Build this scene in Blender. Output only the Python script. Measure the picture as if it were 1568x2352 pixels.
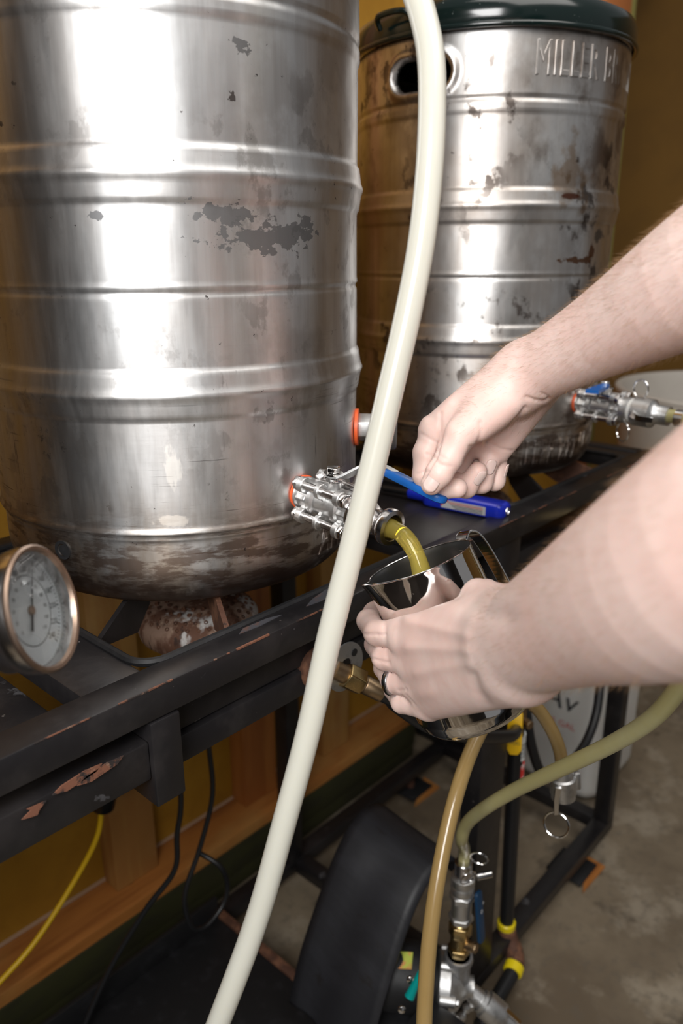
import bpy, bmesh, math, random
import numpy as np
from mathutils import Vector, Matrix
random.seed(4); rng = np.random.default_rng(4)
for o in list(bpy.data.objects): bpy.data.objects.remove(o)
SC = bpy.context.scene; COL = SC.collection
PI = math.pi

# ------------------------------------------------------------------ camera
FPX = 1784.36; CAM = np.array([-0.5193, -0.7171, 1.21])
PITCH = 0.31685; YAW = 0.7397; ROLL = -0.00498
Fw = np.array([math.cos(YAW)*math.cos(PITCH), math.sin(YAW)*math.cos(PITCH), -math.sin(PITCH)])
R0 = np.array([math.sin(YAW), -math.cos(YAW), 0.]); U0 = np.cross(R0, Fw)
Rt = R0*math.cos(ROLL)+U0*math.sin(ROLL); Up = np.cross(Rt, Fw)
def at(x, y, k):
    "world point seen at photo pixel x,y at depth k metres"
    return CAM + k*(Rt*(x-784)/FPX + Up*(1176-y)/FPX + Fw)
def pix(P):
    d = np.asarray(P)-CAM; k = d@Fw
    return 784+FPX*(d@Rt)/k, 1176-FPX*(d@Up)/k, k
cd = bpy.data.cameras.new('camera'); cam = bpy.data.objects.new('camera', cd); COL.objects.link(cam)
cam.matrix_world = Matrix(((Rt[0], Up[0], -Fw[0], CAM[0]), (Rt[1], Up[1], -Fw[1], CAM[1]), (Rt[2], Up[2], -Fw[2], CAM[2]), (0, 0, 0, 1)))
cd.sensor_fit = 'VERTICAL'; cd.sensor_height = 36; cd.sensor_width = 24; cd.lens = FPX/2352*36
cd.clip_start = .02; cd.dof.use_dof = True; cd.dof.focus_distance = .70; cd.dof.aperture_fstop = 4.6
SC.camera = cam
# ------------------------------------------------------------------ world, light, exposure
w = bpy.data.worlds.new('world'); SC.world = w; w.use_nodes = True
w.node_tree.nodes['Background'].inputs[0].default_value = (.485, .48, .485, 1)
w.node_tree.nodes['Background'].inputs[1].default_value = .38
def area(name, loc, target, sx, sy, power, col):
    l = bpy.data.lights.new(name, 'AREA'); l.shape = 'RECTANGLE'; l.size = sx; l.size_y = sy; l.energy = power; l.color = col
    o = bpy.data.objects.new(name, l); COL.objects.link(o); o.location = loc
    o.rotation_euler = (Vector(target)-Vector(loc)).to_track_quat('-Z', 'Y').to_euler(); return o
area('window_light', (-1.22, -.98, 1.78), (.1, -.1, 1.05), .72, .85, 34, (1, .99, .975))
area('overhead_fill', (.2, -1.0, 2.9), (.3, -.2, .8), 1.6, 1.6, 26, (1, .96, .91))  # added overhead fill, no fitting seen there
SC.view_settings.view_transform = 'Standard'; SC.view_settings.look = 'None'
SC.view_settings.exposure = 0; SC.view_settings.gamma = 1

# ------------------------------------------------------------------ materials
def mat(name, col, rough=.5, metal=0, layers=(), bump=None, sss=0, trans=0, ior=1.45, coat=0, spec=.5, emit=None, rvar=None, aniso=0):
    """layers: (scale xyz, lo, hi, colour, rough or None, strength, extra) noise masks; extra = ('z',lo,hi) / ('box',centre,size)"""
    m = bpy.data.materials.new(name); m.use_nodes = True; nt = m.node_tree; N = nt.nodes; L = nt.links
    b = N['Principled BSDF']
    tc = N.new('ShaderNodeTexCoord')
    cs = None; rs = None
    b.inputs['Base Color'].default_value = (*col, 1); b.inputs['Roughness'].default_value = rough
    b.inputs['Metallic'].default_value = metal
    if aniso:
        b.inputs['Anisotropic'].default_value = aniso; b.inputs['Anisotropic Rotation'].default_value = .25
        tg = N.new('ShaderNodeTangent'); tg.direction_type = 'RADIAL'; tg.axis = 'Z'; L.new(tg.outputs[0], b.inputs['Tangent'])
    b.inputs['IOR'].default_value = ior
    b.inputs['Specular IOR Level'].default_value = spec
    if sss:
        b.inputs['Subsurface Weight'].default_value = sss; b.inputs['Subsurface Radius'].default_value = (1, .35, .2)
        b.inputs['Subsurface Scale'].default_value = .006
    if trans: b.inputs['Transmission Weight'].default_value = trans
    if coat: b.inputs['Coat Weight'].default_value = coat; b.inputs['Coat Roughness'].default_value = .15
    if emit: b.inputs['Emission Color'].default_value = (*emit, 1); b.inputs['Emission Strength'].default_value = 1
    def noise(scale, detail=4, seed=0):
        mp = N.new('ShaderNodeMapping'); mp.inputs['Scale'].default_value = scale; mp.inputs['Location'].default_value = (seed*3.7, seed*1.3, seed*2.1)
        L.new(tc.outputs['Object'], mp.inputs['Vector'])
        n = N.new('ShaderNodeTexNoise'); n.inputs['Scale'].default_value = 1; n.inputs['Detail'].default_value = detail; n.inputs['Roughness'].default_value = .6
        L.new(mp.outputs['Vector'], n.inputs['Vector']); return n.outputs['Fac']
    def rng_(src, lo, hi, a=0., c=1.):
        r = N.new('ShaderNodeMapRange'); r.interpolation_type = 'SMOOTHSTEP'
        r.inputs['From Min'].default_value = lo; r.inputs['From Max'].default_value = hi
        r.inputs['To Min'].default_value = a; r.inputs['To Max'].default_value = c
        L.new(src, r.inputs['Value']); return r.outputs['Result']
    def mul(a, c):
        n = N.new('ShaderNodeMath'); n.operation = 'MULTIPLY'; L.new(a, n.inputs[0])
        if isinstance(c, (int, float)): n.inputs[1].default_value = c
        else: L.new(c, n.inputs[1])
        return n.outputs[0]
    for i, ly in enumerate(layers):
        sc, lo, hi, c2, r2, st = ly[:6]; ex = ly[6:]
        src = noise(sc, 5, i+1)
        for e in ex:
            if e[0] == 'patch':
                vm = N.new('ShaderNodeVectorMath'); vm.operation = 'SUBTRACT'; L.new(tc.outputs['Object'], vm.inputs[0]); vm.inputs[1].default_value = e[1]
                v2 = N.new('ShaderNodeVectorMath'); v2.operation = 'DIVIDE'; L.new(vm.outputs[0], v2.inputs[0]); v2.inputs[1].default_value = e[2]
                v3 = N.new('ShaderNodeVectorMath'); v3.operation = 'LENGTH'; L.new(v2.outputs[0], v3.inputs[0])
                ma = N.new('ShaderNodeMath'); ma.operation = 'MULTIPLY_ADD'; L.new(v3.outputs['Value'], ma.inputs[0]); ma.inputs[1].default_value = -.30; L.new(src, ma.inputs[2]); src = ma.outputs[0]
        msk = rng_(src, lo, hi)
        for e in ex:
            if e[0] in 'xyz':
                sp = N.new('ShaderNodeSeparateXYZ'); L.new(tc.outputs['Object'], sp.inputs[0])
                wob = N.new('ShaderNodeMath'); wob.operation = 'MULTIPLY_ADD'
                L.new(noise((9, 9, 9), 3, 40), wob.inputs[0]); wob.inputs[1].default_value = e[3] if len(e) > 3 else 0.; L.new(sp.outputs['xyz'.index(e[0])], wob.inputs[2])
                msk = mul(msk, rng_(wob.outputs[0], e[1], e[2]))
            elif e[0] == 'patch':
                pass
            elif e[0] == 'noise': msk = mul(msk, rng_(noise(e[1], 3, i+20), e[2], e[3]))
            elif e[0] == 'box':
                vm = N.new('ShaderNodeVectorMath'); vm.operation = 'SUBTRACT'; L.new(tc.outputs['Object'], vm.inputs[0]); vm.inputs[1].default_value = e[1]
                v2 = N.new('ShaderNodeVectorMath'); v2.operation = 'DIVIDE'; L.new(vm.outputs[0], v2.inputs[0]); v2.inputs[1].default_value = e[2]
                v3 = N.new('ShaderNodeVectorMath'); v3.operation = 'LENGTH'; L.new(v2.outputs[0], v3.inputs[0])
                msk = mul(msk, rng_(v3.outputs['Value'], 1.0, .72))
        msk = mul(msk, st)
        mx = N.new('ShaderNodeMix'); mx.data_type = 'RGBA'; L.new(msk, mx.inputs['Factor'])
        if cs is None: mx.inputs[6].default_value = (*col, 1)
        else: L.new(cs, mx.inputs[6])
        mx.inputs[7].default_value = (*c2, 1); cs = mx.outputs[2]
        if r2 is not None:
            mr = N.new('ShaderNodeMix'); L.new(msk, mr.inputs['Factor'])
            if rs is None: mr.inputs[2].default_value = rough
            else: L.new(rs, mr.inputs[2])
            mr.inputs[3].default_value = r2; rs = mr.outputs[0]
    if rvar:
        v = rng_(noise(rvar[0], 4, 9), .3, .7, -rvar[1], rvar[1])
        ad = N.new('ShaderNodeMath'); ad.operation = 'ADD'; ad.use_clamp = True; L.new(v, ad.inputs[0])
        if rs is None: ad.inputs[1].default_value = rough
        else: L.new(rs, ad.inputs[1])
        rs = ad.outputs[0]
    if cs is not None: L.new(cs, b.inputs['Base Color'])
    if rs is not None: L.new(rs, b.inputs['Roughness'])
    if bump:
        prev = None
        for j, (sc, st, dist) in enumerate(bump):
            bp = N.new('ShaderNodeBump'); bp.inputs['Strength'].default_value = st; bp.inputs['Distance'].default_value = dist
            L.new(noise(sc, 4, 12+j), bp.inputs['Height'])
            if prev: L.new(prev, bp.inputs['Normal'])
            prev = bp.outputs['Normal']
        L.new(prev, b.inputs['Normal'])
    return m
BRN = (.10, .065, .045)
def keg_layers(heavy):
    H = heavy
    return [((70, 70, 3), .42, .62, (.50, .48, .47), .44, .40),
            ((5, 5, 4), .42, .68, (.42, .34, .28), .42, .70 if H else .30),
            ((18, 18, 14), .46, .64, (.20, .155, .125), .45, .85 if H else .30, ('noise', (3, 3, 3), .40, .58)),
            ((34, 34, 26), .54, .62, (.09, .07, .06), .5, .9 if H else .35, ('noise', (6, 6, 5), .44, .60)),
            ((10, 10, 330), .60, .66, (.07, .055, .05), .5, .9, ('noise', (9, 9, 12), .46, .56), ('z', .30, .10)),
            ((260, 260, 14), .62, .68, (.09, .075, .07), .5, .7, ('noise', (12, 12, 12), .50, .60), ('z', .30, .14)),
            ((60, 60, 60), .60, .66, (.08, .065, .06), .5, .8, ('noise', (14, 14, 14), .52, .62), ('z', .26, .12)),
            ((24, 24, 9), .30, .62, (.50, .40, .31), .40, .85, ('z', .120, .02, -.05)),
            ((26, 26, 90), .42, .56, (.13, .085, .062), .48, .85, ('z', .085, .02, -.06)),
            ((16, 16, 16), .30, .50, (.07, .045, .035), .5, .92, ('z', .040, .004, -.03)),
            ((120, 120, 100), .70, .73, (.05, .04, .04), .5, .9),
            ((60, 60, 60), .685, .71, (.07, .055, .05), .5, .9, ('noise', (7, 7, 7), .5, .6))]
KB = [((70, 70, 2.5), .10, .0006), ((7, 7, 6), .35, .0022), ((25, 25, 160), .12, .0004)]
M = {}
def addm(k, *a, **kw): M[k] = mat(k, *a, **kw)
addm('keg_steel', (.73, .735, .74), .40, 1, keg_layers(False)+[
    ((85, 85, 110), .265, .285, (.22, .22, .225), .55, .9, ('patch', (-.076, -.183, .357), (.034, .03, .0095))),
    ((85, 85, 110), .265, .285, (.22, .22, .225), .55, .9, ('patch', (-.038, -.194, .338), (.058, .04, .014))),
    ((85, 85, 110), .265, .285, (.22, .22, .225), .55, .9, ('patch', (.003, -.198, .345), (.012, .03, .014))),
    ((120, 120, 120), .22, .25, (.20, .20, .205), .55, .92, ('patch', (-.056, -.19, .481), (.0075, .02, .006))),
    ((120, 120, 120), .22, .25, (.20, .20, .205), .55, .92, ('patch', (-.157, -.12, .355), (.0035, .02, .004))),
    ((50, 50, 50), .24, .34, (.72, .65, .57), .6, .5, ('patch', (-.127, -.152, .095), (.018, .02, .007))),
    ((90, 90, 30), .28, .38, (.70, .66, .60), .6, .4, ('patch', (-.124, -.155, .140), (.008, .02, .040)))],
    bump=KB, rvar=((60, 60, 10), .035), aniso=.6)
addm('stained_keg_steel', (.74, .74, .735), .37, 1, keg_layers(True)+[
    ((24, 24, 22), .30, .44, (.30, .20, .12), .5, .7, ('patch', (-.055, -.185, .43), (.06, .08, .07))),
    ((45, 45, 60), .29, .34, (.17, .075, .03), .5, .92, ('patch', (-.050, -.19, .317), (.040, .04, .008))),
    ((45, 45, 60), .29, .34, (.17, .075, .03), .5, .92, ('patch', (-.018, -.196, .331), (.010, .04, .016))),
    ((45, 45, 60), .26, .33, (.13, .045, .025), .5, .92, ('patch', (-.079, -.181, .399), (.028, .05, .0035))),
    ((40, 40, 40), .27, .36, (.10, .09, .08), .5, .8, ('patch', (.0, -.198, .350), (.016, .05, .018))),
    ((30, 30, 30), .25, .36, (.05, .03, .018), .5, .95, ('patch', (.012, -.198, .080), (.009, .04, .022)))],
    bump=KB, rvar=((40, 40, 12), .04), aniso=.55)
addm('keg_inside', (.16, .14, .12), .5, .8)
addm('cast_steel', (.68, .68, .675), .42, 1, [((90, 90, 90), .5, .7, (.42, .41, .40), .42, .6)], bump=[((260, 260, 260), .25, .0006)])
addm('turned_steel', (.60, .58, .57), .2, 1, [((60, 60, 60), .5, .7, (.40, .37, .36), .3, .6)], bump=[((90, 90, 90), .12, .0006)])
addm('bright_steel', (.80, .79, .78), .12, 1, rvar=((40, 40, 40), .04))
addm('mirror_steel', (.82, .80, .785), .055, 1, [((30, 30, 30), .55, .75, (.62, .60, .58), .22, .5), ((160, 160, 160), .70, .74, (.9, .9, .9), .35, .6)], bump=[((22, 22, 22), .10, .0008)])
addm('brushed_inside', (.42, .42, .42), .30, 1, bump=[((8, 8, 400), .12, .0004)])
addm('dull_zinc', (.42, .42, .43), .45, .9, [((60, 60, 60), .45, .65, (.25, .25, .25), .6, .6)])
addm('brass', (.60, .44, .20), .26, 1, [((60, 60, 60), .45, .7, (.34, .23, .11), .4, .7)])
addm('old_copper', (.36, .26, .20), .42, 1, [((80, 80, 80), .45, .7, (.26, .18, .13), .45, .6)])
addm('bronze', (.42, .30, .18), .38, 1, [((60, 60, 60), .45, .65, (.20, .13, .08), .5, .7)])
addm('orange_silicone', (.80, .12, .03), .45)
addm('blue_vinyl', (.012, .13, .48), .33, bump=[((300, 300, 300), .05, .0004)])
addm('lighter_blue', (.012, .03, .50), .22, coat=.3)
addm('navy_vinyl', (.006, .035, .085), .4)
addm('paint_black', (.012, .011, .012), .36, 0, [((14, 14, 14), .45, .7, (.024, .021, .021), .5, .8),
    ((40, 40, 40), .70, .76, (.11, .05, .033), .7, .6, ('noise', (6, 6, 6), .55, .68)),
    ((120, 120, 120), .70, .74, (.16, .14, .13), .6, .6), ((20, 20, 26), .68, .72, (.12, .12, .13), .5, .5)], bump=[((60, 60, 60), .25, .0012), ((12, 12, 12), .2, .002)])
addm('rubbed_rust', (.20, .085, .052), .6, .15, [((60, 60, 60), .48, .56, (.035, .028, .027), .5, 1.), ((160, 160, 160), .6, .68, (.33, .20, .14), .5, .7)], bump=[((200, 200, 200), .3, .001)])
addm('bare_patch', (.075, .075, .085), .5, .3, [((80, 80, 80), .5, .65, (.14, .07, .05), .6, .7)])
addm('rusty_iron', (.10, .045, .028), .75, .2, [((40, 40, 40), .45, .6, (.22, .10, .055), .8, .8), ((90, 90, 90), .6, .68, (.03, .02, .018), .8, .8)], bump=[((150, 150, 150), .5, .002)])
addm('burner_iron', (.34, .22, .16), .75, .1, [((30, 30, 12), .42, .55, (.12, .05, .028), .8, .9), ((22, 22, 10), .55, .62, (.62, .60, .58), .6, .9), ((60, 60, 8), .62, .68, (.03, .018, .015), .7, .8), ((90, 90, 90), .6, .7, (.5, .36, .26), .8, .6)], bump=[((150, 150, 150), .4, .002)])
addm('black_rubber', (.012, .012, .013), .38, bump=[((180, 180, 180), .15, .0006)])
addm('black_matte', (.010, .010, .011), .55, 0, [((30, 30, 30), .5, .75, (.022, .022, .025), .5, .8)], bump=[((60, 60, 12), .3, .002)])
addm('rubber_flap', (.017, .017, .020), .48, 0, [((50, 9, 9), .46, .62, (.022, .022, .026), .46, .9), ((90, 20, 20), .62, .7, (.010, .008, .008), .6, .8)], bump=[((70, 10, 10), .35, .002)])
def tube_mat(name, col, edge, tr=.0):
    m = mat(name, col, .22, 0, [((9, 9, 9), .45, .7, edge, .28, .5)], sss=.6, coat=.35, bump=[((30, 30, 30), .06, .0012), ((400, 400, 400), .05, .0003)])
    b = m.node_tree.nodes['Principled BSDF']; b.inputs['Subsurface Radius'].default_value = (1, .9, .7); b.inputs['Subsurface Scale'].default_value = .008
    # the silicone yellows where one looks through more of it: a plain facing mix
    return m
M['tube_white'] = tube_mat('tube_white', (.60, .59, .52), (.64, .63, .57))
M['tube_amber'] = tube_mat('tube_amber', (.33, .22, .085), (.40, .29, .13))
M['tube_green'] = tube_mat('tube_green', (.40, .36, .17), (.46, .44, .27))
addm('wort', (.80, .66, .16), .04, 0, trans=.75, ior=1.34, sss=.0)
addm('yellow_tape', (.80, .62, .01), .35)
addm('yellow_cable', (.72, .44, .01), .4)
addm('yellow_plastic', (.85, .50, .01), .35)
addm('teal_plastic', (.0, .28, .26), .3)
addm('red_label', (.72, .035, .03), .4, 0, [((160, 160, 90), .52, .58, (.85, .83, .80), .4, 1)])
addm('white_label', (.72, .74, .72), .35)
addm('label_grey', (.55, .55, .55), .3)
addm('ink', (.03, .03, .035), .6)
addm('red_ink', (.6, .06, .04), .5)
addm('white_ink', (.75, .75, .75), .5)
addm('white_plastic', (.74, .73, .70), .38, 0, [((8, 8, 8), .45, .7, (.60, .58, .54), .4, .6)], sss=.1)
addm('drum_plastic', (.66, .62, .56), .42, 0, [((5, 5, 5), .45, .7, (.56, .52, .47), .45, .6)])
addm('wood_stud', (.46, .25, .07), .55, 0, [((26, 26, 2.2), .42, .62, (.36, .16, .045), .5, .8), ((12, 12, 8), .66, .72, (.12, .05, .02), .5, .8), ((5, 5, 5), .45, .65, (.50, .31, .12), .5, .6)], bump=[((40, 40, 3), .2, .001)])
addm('wood_red', (.40, .15, .035), .5, 0, [((26, 26, 2.2), .42, .62, (.27, .085, .02), .5, .8), ((12, 12, 8), .66, .72, (.10, .035, .012), .5, .8)], bump=[((40, 40, 3), .2, .001)])
addm('wood_sill', (.44, .17, .04), .45, 0, [((2.2, 26, 26), .42, .62, (.27, .09, .02), .5, .8), ((8, 14, 14), .64, .72, (.08, .03, .012), .5, .9), ((3, 5, 5), .45, .65, (.52, .27, .08), .5, .7)], bump=[((3, 40, 40), .2, .001)])
addm('mossy_wood', (.040, .040, .014), .6, 0, [((8, 20, 20), .42, .62, (.03, .028, .015), .6, .8)])
addm('ochre_plywood', (.37, .185, .016), .6, 0, [((4, 4, 4), .4, .65, (.29, .135, .010), .6, .8), ((30, 30, 30), .5, .7, (.26, .12, .010), .6, .5)])
addm('ochre_paint', (.24, .115, .014), .6, 0, [((3, 3, 3), .4, .65, (.20, .095, .012), .6, .8)])
addm('orange_paint', (.50, .17, .05), .6)
addm('green_paint', (.30, .27, .08), .6)
addm('bench_brown', (.05, .03, .018), .6)
addm('dark_blocker', (.035, .028, .024), .6)  # for the unseen panel and wall added to darken the left
addm('bead', (.45, .30, .20), .5)
addm('concrete', (.215, .170, .115), .6, 0, [((2.6, 2.6, 2.6), .40, .64, (.12, .09, .06), .35, .9), ((9, 9, 9), .48, .66, (.34, .29, .22), .6, .6), ((5, 5, 5), .58, .66, (.05, .04, .03), .35, .6), ((60, 60, 60), .5, .7, (.12, .10, .075), .5, .5)], bump=[((40, 40, 40), .2, .002), ((8, 8, 8), .2, .004)])
addm('enamel', (.004, .011, .010), .16, 0, [((330, 330, 330), .70, .73, (.45, .50, .48), .2, .9)], coat=.5)
addm('dial_face', (.60, .64, .66), .4, 0)
addm('glass', (.95, .97, .97), .02, 0, trans=1.0, ior=1.45)
addm('shirt', (.03, .035, .045), .85, bump=[((300, 300, 300), .3, .001)])
addm('nail', (.78, .54, .49), .30, 0, [((60, 60, 60), .4, .7, (.82, .61, .56), .3, .6)], sss=.25)
addm('skin', (.77, .575, .515), .45, 0, [((16, 16, 16), .40, .64, (.74, .50, .44), .5, .6), ((6, 6, 6), .45, .65, (.80, .64, .59), .43, .6), ((45, 45, 45), .48, .62, (.71, .47, .41), .5, .30), ((42, 42, 42), .765, .785, (.50, .18, .12), .5, .7)],
     sss=.32, bump=[((420, 420, 420), .10, .0006), ((130, 130, 130), .12, .0009), ((45, 45, 45), .10, .0016)], spec=.4)
addm('hair', (.34, .20, .10), .5)
addm('tungsten', (.45, .46, .49), .22, 1)

# ------------------------------------------------------------------ mesh helpers
def tag(o, label=None, cat=None, group=None, kind=None):
    if label: o['label'] = label
    if cat: o['category'] = cat
    if group: o['group'] = group
    if kind: o['kind'] = kind
    return o
def empty(name, loc, label, cat, group=None):
    o = bpy.data.objects.new(name, None); COL.objects.link(o); o.location = loc; o.empty_display_size = .05
    return tag(o, label, cat, group)
class MB:
    "collects geometry in world coordinates"
    def __init__(s): s.v = []; s.f = []; s.sm = []
    def add(s, V, F_, smooth=False):
        n = len(s.v); s.v.extend([tuple(map(float, v)) for v in V]); s.f.extend([[i+n for i in q] for q in F_]); s.sm.extend([smooth]*len(F_)); return s
    def box(s, x0, x1, y0, y1, z0, z1, b=0.0, M4=None):
        bm = bmesh.new(); bmesh.ops.create_cube(bm, size=1)
        for v in bm.verts: v.co = Vector(((x0+x1)/2+v.co.x*(x1-x0), (y0+y1)/2+v.co.y*(y1-y0), (z0+z1)/2+v.co.z*(z1-z0)))
        if b: bmesh.ops.bevel(bm, geom=bm.edges[:], offset=b, segments=2, affect='EDGES', profile=.5)
        if M4: bm.transform(M4)
        bm.verts.index_update(); s.add([v.co for v in bm.verts], [[v.index for v in f.verts] for f in bm.faces], bool(b)); bm.free(); return s
    def lathe(s, prof, M4=None, n=32, cap=True, smooth=True):
        "prof: (r, z) list revolved about local z"
        V = []; F_ = []
        for r, z in prof:
            for i in range(n): a = 2*PI*i/n; V.append(Vector((r*math.cos(a), r*math.sin(a), z)))
        for j in range(len(prof)-1):
            for i in range(n): F_.append([j*n+i, j*n+(i+1) % n, (j+1)*n+(i+1) % n, (j+1)*n+i])
        if cap:
            if prof[0][0] > 1e-6: F_.append(list(range(n))[::-1])
            if prof[-1][0] > 1e-6: F_.append([(len(prof)-1)*n+i for i in range(n)])
        if M4: V = [M4 @ v for v in V]
        return s.add(V, F_, smooth)
    def cyl(s, a, b, r, n=24, r2=None, bev=0.0):
        a = Vector(a); b = Vector(b); d = b-a; L = d.length
        M4 = Matrix.Translation(a) @ d.to_track_quat('Z', 'Y').to_matrix().to_4x4(); r2 = r if r2 is None else r2
        if bev: pr = [(r-bev, 0), (r, bev), (r2, L-bev), (r2-bev, L)]
        else: pr = [(r, 0), (r2, L)]
        return s.lathe(pr, M4, n, True, n > 8)
    def tube(s, pts, r, n=16, cap=True, sub=8, smooth_path=True):
        P = catmull(pts, sub) if smooth_path else [Vector(p) for p in pts]
        rr = r if callable(r) else (lambda t: r)
        V = []; F_ = []; up = None
        for i, p in enumerate(P):
            t = (P[min(i+1, len(P)-1)]-P[max(i-1, 0)]).normalized()
            if up is None: up = t.orthogonal().normalized()
            up = (up-t*up.dot(t)).normalized(); sd = t.cross(up); q = rr(i/(len(P)-1))
            for k in range(n): a = 2*PI*k/n; V.append(p+q*(math.cos(a)*up+math.sin(a)*sd))
        for i in range(len(P)-1):
            for k in range(n): F_.append([i*n+k, i*n+(k+1) % n, (i+1)*n+(k+1) % n, (i+1)*n+k])
        if cap: F_.append(list(range(n))[::-1]); F_.append([(len(P)-1)*n+k for k in range(n)])
        return s.add(V, F_, True)
    def torus(s, c, nrm, R, r, n=40, m=10, a0=0, a1=2*PI, ref=None):
        c = Vector(c); nrm = Vector(nrm).normalized(); u = (Vector(ref) if ref else nrm.orthogonal()); u = (u-nrm*u.dot(nrm)).normalized(); v = nrm.cross(u)
        full = abs(a1-a0-2*PI) < 1e-4; V = []; F_ = []; nn = n if full else n+1
        for i in range(nn):
            a = a0+(a1-a0)*i/n; d = u*math.cos(a)+v*math.sin(a)
            for k in range(m): b = 2*PI*k/m; V.append(c+d*(R+r*math.cos(b))+nrm*r*math.sin(b))
        for i in range(n):
            for k in range(m): j = (i+1) % nn; F_.append([i*m+k, i*m+(k+1) % m, j*m+(k+1) % m, j*m+k])
        return s.add(V, F_, True)
    def prism(s, poly, M4, h, b=0.0):
        "polygon in local xy extruded along local z from 0 to h"
        n = len(poly); bm = bmesh.new()
        lo = [bm.verts.new((x, y, 0)) for x, y in poly]; hi = [bm.verts.new((x, y, h)) for x, y in poly]
        bm.faces.new(lo[::-1]); bm.faces.new(hi)
        for i in range(n): bm.faces.new([lo[i], lo[(i+1) % n], hi[(i+1) % n], hi[i]])
        bmesh.ops.recalc_face_normals(bm, faces=bm.faces[:])
        if b: bmesh.ops.bevel(bm, geom=bm.edges[:], offset=b, segments=2, affect='EDGES', profile=.5)
        bm.transform(M4); bm.verts.index_update()
        s.add([v.co for v in bm.verts], [[v.index for v in f.verts] for f in bm.faces], bool(b)); bm.free(); return s
    def build(s, name, m, parent=None, origin=None):
        if parent is not None: org = Vector(WL[parent])
        else: org = Vector(origin) if origin is not None else Vector((0, 0, 0))
        me = bpy.data.meshes.new(name); me.from_pydata([Vector(v)-org for v in s.v], [], s.f)
        me.polygons.foreach_set('use_smooth', s.sm); me.update(); me.validate()
        bm = bmesh.new(); bm.from_mesh(me); bmesh.ops.recalc_face_normals(bm, faces=bm.faces[:]); bm.to_mesh(me); bm.free()
        me.materials.append(M[m] if isinstance(m, str) else m)
        if any(s.sm):
            try: me.set_sharp_from_angle(angle=math.radians(42))
            except Exception: pass
        o = bpy.data.objects.new(name, me); COL.objects.link(o)
        if parent is not None: o.parent = parent; WL[o] = tuple(org)
        else: o.location = org; WL[o] = tuple(org)
        return o
class _WL(dict):
    def __missing__(s, k): return tuple(k.location)
WL = _WL()
def catmull(pts, sub=8):
    P = [Vector(p) for p in pts]; out = []
    for i in range(len(P)-1):
        a, b, c, d = P[max(i-1, 0)], P[i], P[i+1], P[min(i+2, len(P)-1)]
        for k in range(sub):
            t = k/sub; out.append(.5*((2*b)+(c-a)*t+(2*a-5*b+4*c-d)*t*t+(3*b-a-3*c+d)*t**3))
    out.append(P[-1]); return out
def frame(o, z, x=None):
    "matrix with local z along z and local x towards x, at o"
    z = Vector(z).normalized(); x = Vector(x) if x is not None else z.orthogonal(); x = (x-z*x.dot(z)).normalized(); y = z.cross(x)
    return Matrix(((x.x, y.x, z.x, o[0]), (x.y, y.y, z.y, o[1]), (x.z, y.z, z.z, o[2]), (0, 0, 0, 1)))
def hexa(r): return [(r*math.cos(PI/3*i), r*math.sin(PI/3*i)) for i in range(6)]
def rrect(w_, h_, r, n=5):
    P = []
    for cx, cy, a0 in ((w_/2-r, h_/2-r, 0), (-w_/2+r, h_/2-r, PI/2), (-w_/2+r, -h_/2+r, PI), (w_/2-r, -h_/2+r, 1.5*PI)):
        for i in range(n+1): a = a0+PI/2*i/n; P.append((cx+r*math.cos(a), cy+r*math.sin(a)))
    return P
def text_mesh(txt, size, extrude, bevel=0.0, space=1.0, align='CENTER'):
    c = bpy.data.curves.new('t', 'FONT'); c.body = txt; c.size = size; c.extrude = extrude; c.bevel_depth = bevel; c.bevel_resolution = 1; c.space_character = space; c.resolution_u = 3
    c.align_x = align; c.align_y = 'CENTER'
    o = bpy.data.objects.new('t', c); COL.objects.link(o); dg = bpy.context.evaluated_depsgraph_get(); dg.update()
    me = o.evaluated_get(dg).to_mesh(); V = [v.co.copy() for v in me.vertices]; F_ = [list(p.vertices) for p in me.polygons]
    o.evaluated_get(dg).to_mesh_clear(); bpy.data.objects.remove(o); return V, F_

# ------------------------------------------------------------------ setting
def struct(o): o['kind'] = 'structure'; return o
struct(MB().box(-3, 4.2, -3.2, 3, -.05, 0).build('floor', 'concrete'))
wb = struct(MB().box(-1.6, 1.70, .37, .40, .135, 2.6).build('wall_back', 'ochre_plywood'))
for i, xs in enumerate((-.90, -.57, -.255, .07, .371, .602, .93, 1.26)):
    MB().box(xs-.043, xs+.043, .325, .3695, .1355, 2.4, .002).build('stud', 'wood_red' if i == 4 else 'wood_stud', wb)
MB().box(-1.6, 1.69, .3655, .3698, .136, .141).build('bead', 'bead', wb)
MB().box(-1.6, .84, .282, .3995, .062, .1345, .003).build('sill_plate', 'wood_sill', wb)
MB().box(-1.6, .838, .2805, .3990, .012, .0615, .003).build('footing_board', 'mossy_wood', wb)
MB().box(-1.6, .838, .2775, .2812, .05, .112, .001).build('moss_strip', 'mossy_wood', wb)
struct(MB().box(.845, 1.7, .371, .399, 0, .135).build('black_strip_back', 'black_matte'))  # black strip at the wall's foot past the end of the sill
struct(MB().box(1.70, 1.86, .355, .41, 0, 2.6, .004).build('trim_1', 'orange_paint'))
struct(MB().box(1.862, 1.90, .36, .40, 0, 2.6, .003).build('trim_2', 'green_paint'))
struct(MB().box(-1.02, -.98, -.34, .37, 0, 2.6).build('unseen_dark_panel', 'dark_blocker'))  # unseen panel added to darken reflections in the silvery keg's left side
struct(MB().box(-1.75, -1.70, -3.2, .37, 0, 2.8).build('unseen_dark_wall', 'dark_blocker'))  # unseen wall added dark to cut light and reflections from that side
struct(MB().box(3.4, 3.45, -3, 3, 0, 2.8).build('wall_right', 'ochre_paint'))
m4 = Matrix.Translation((2.6, .75, 2.15)) @ Matrix.Rotation(math.radians(-38), 4, 'Y')
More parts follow.
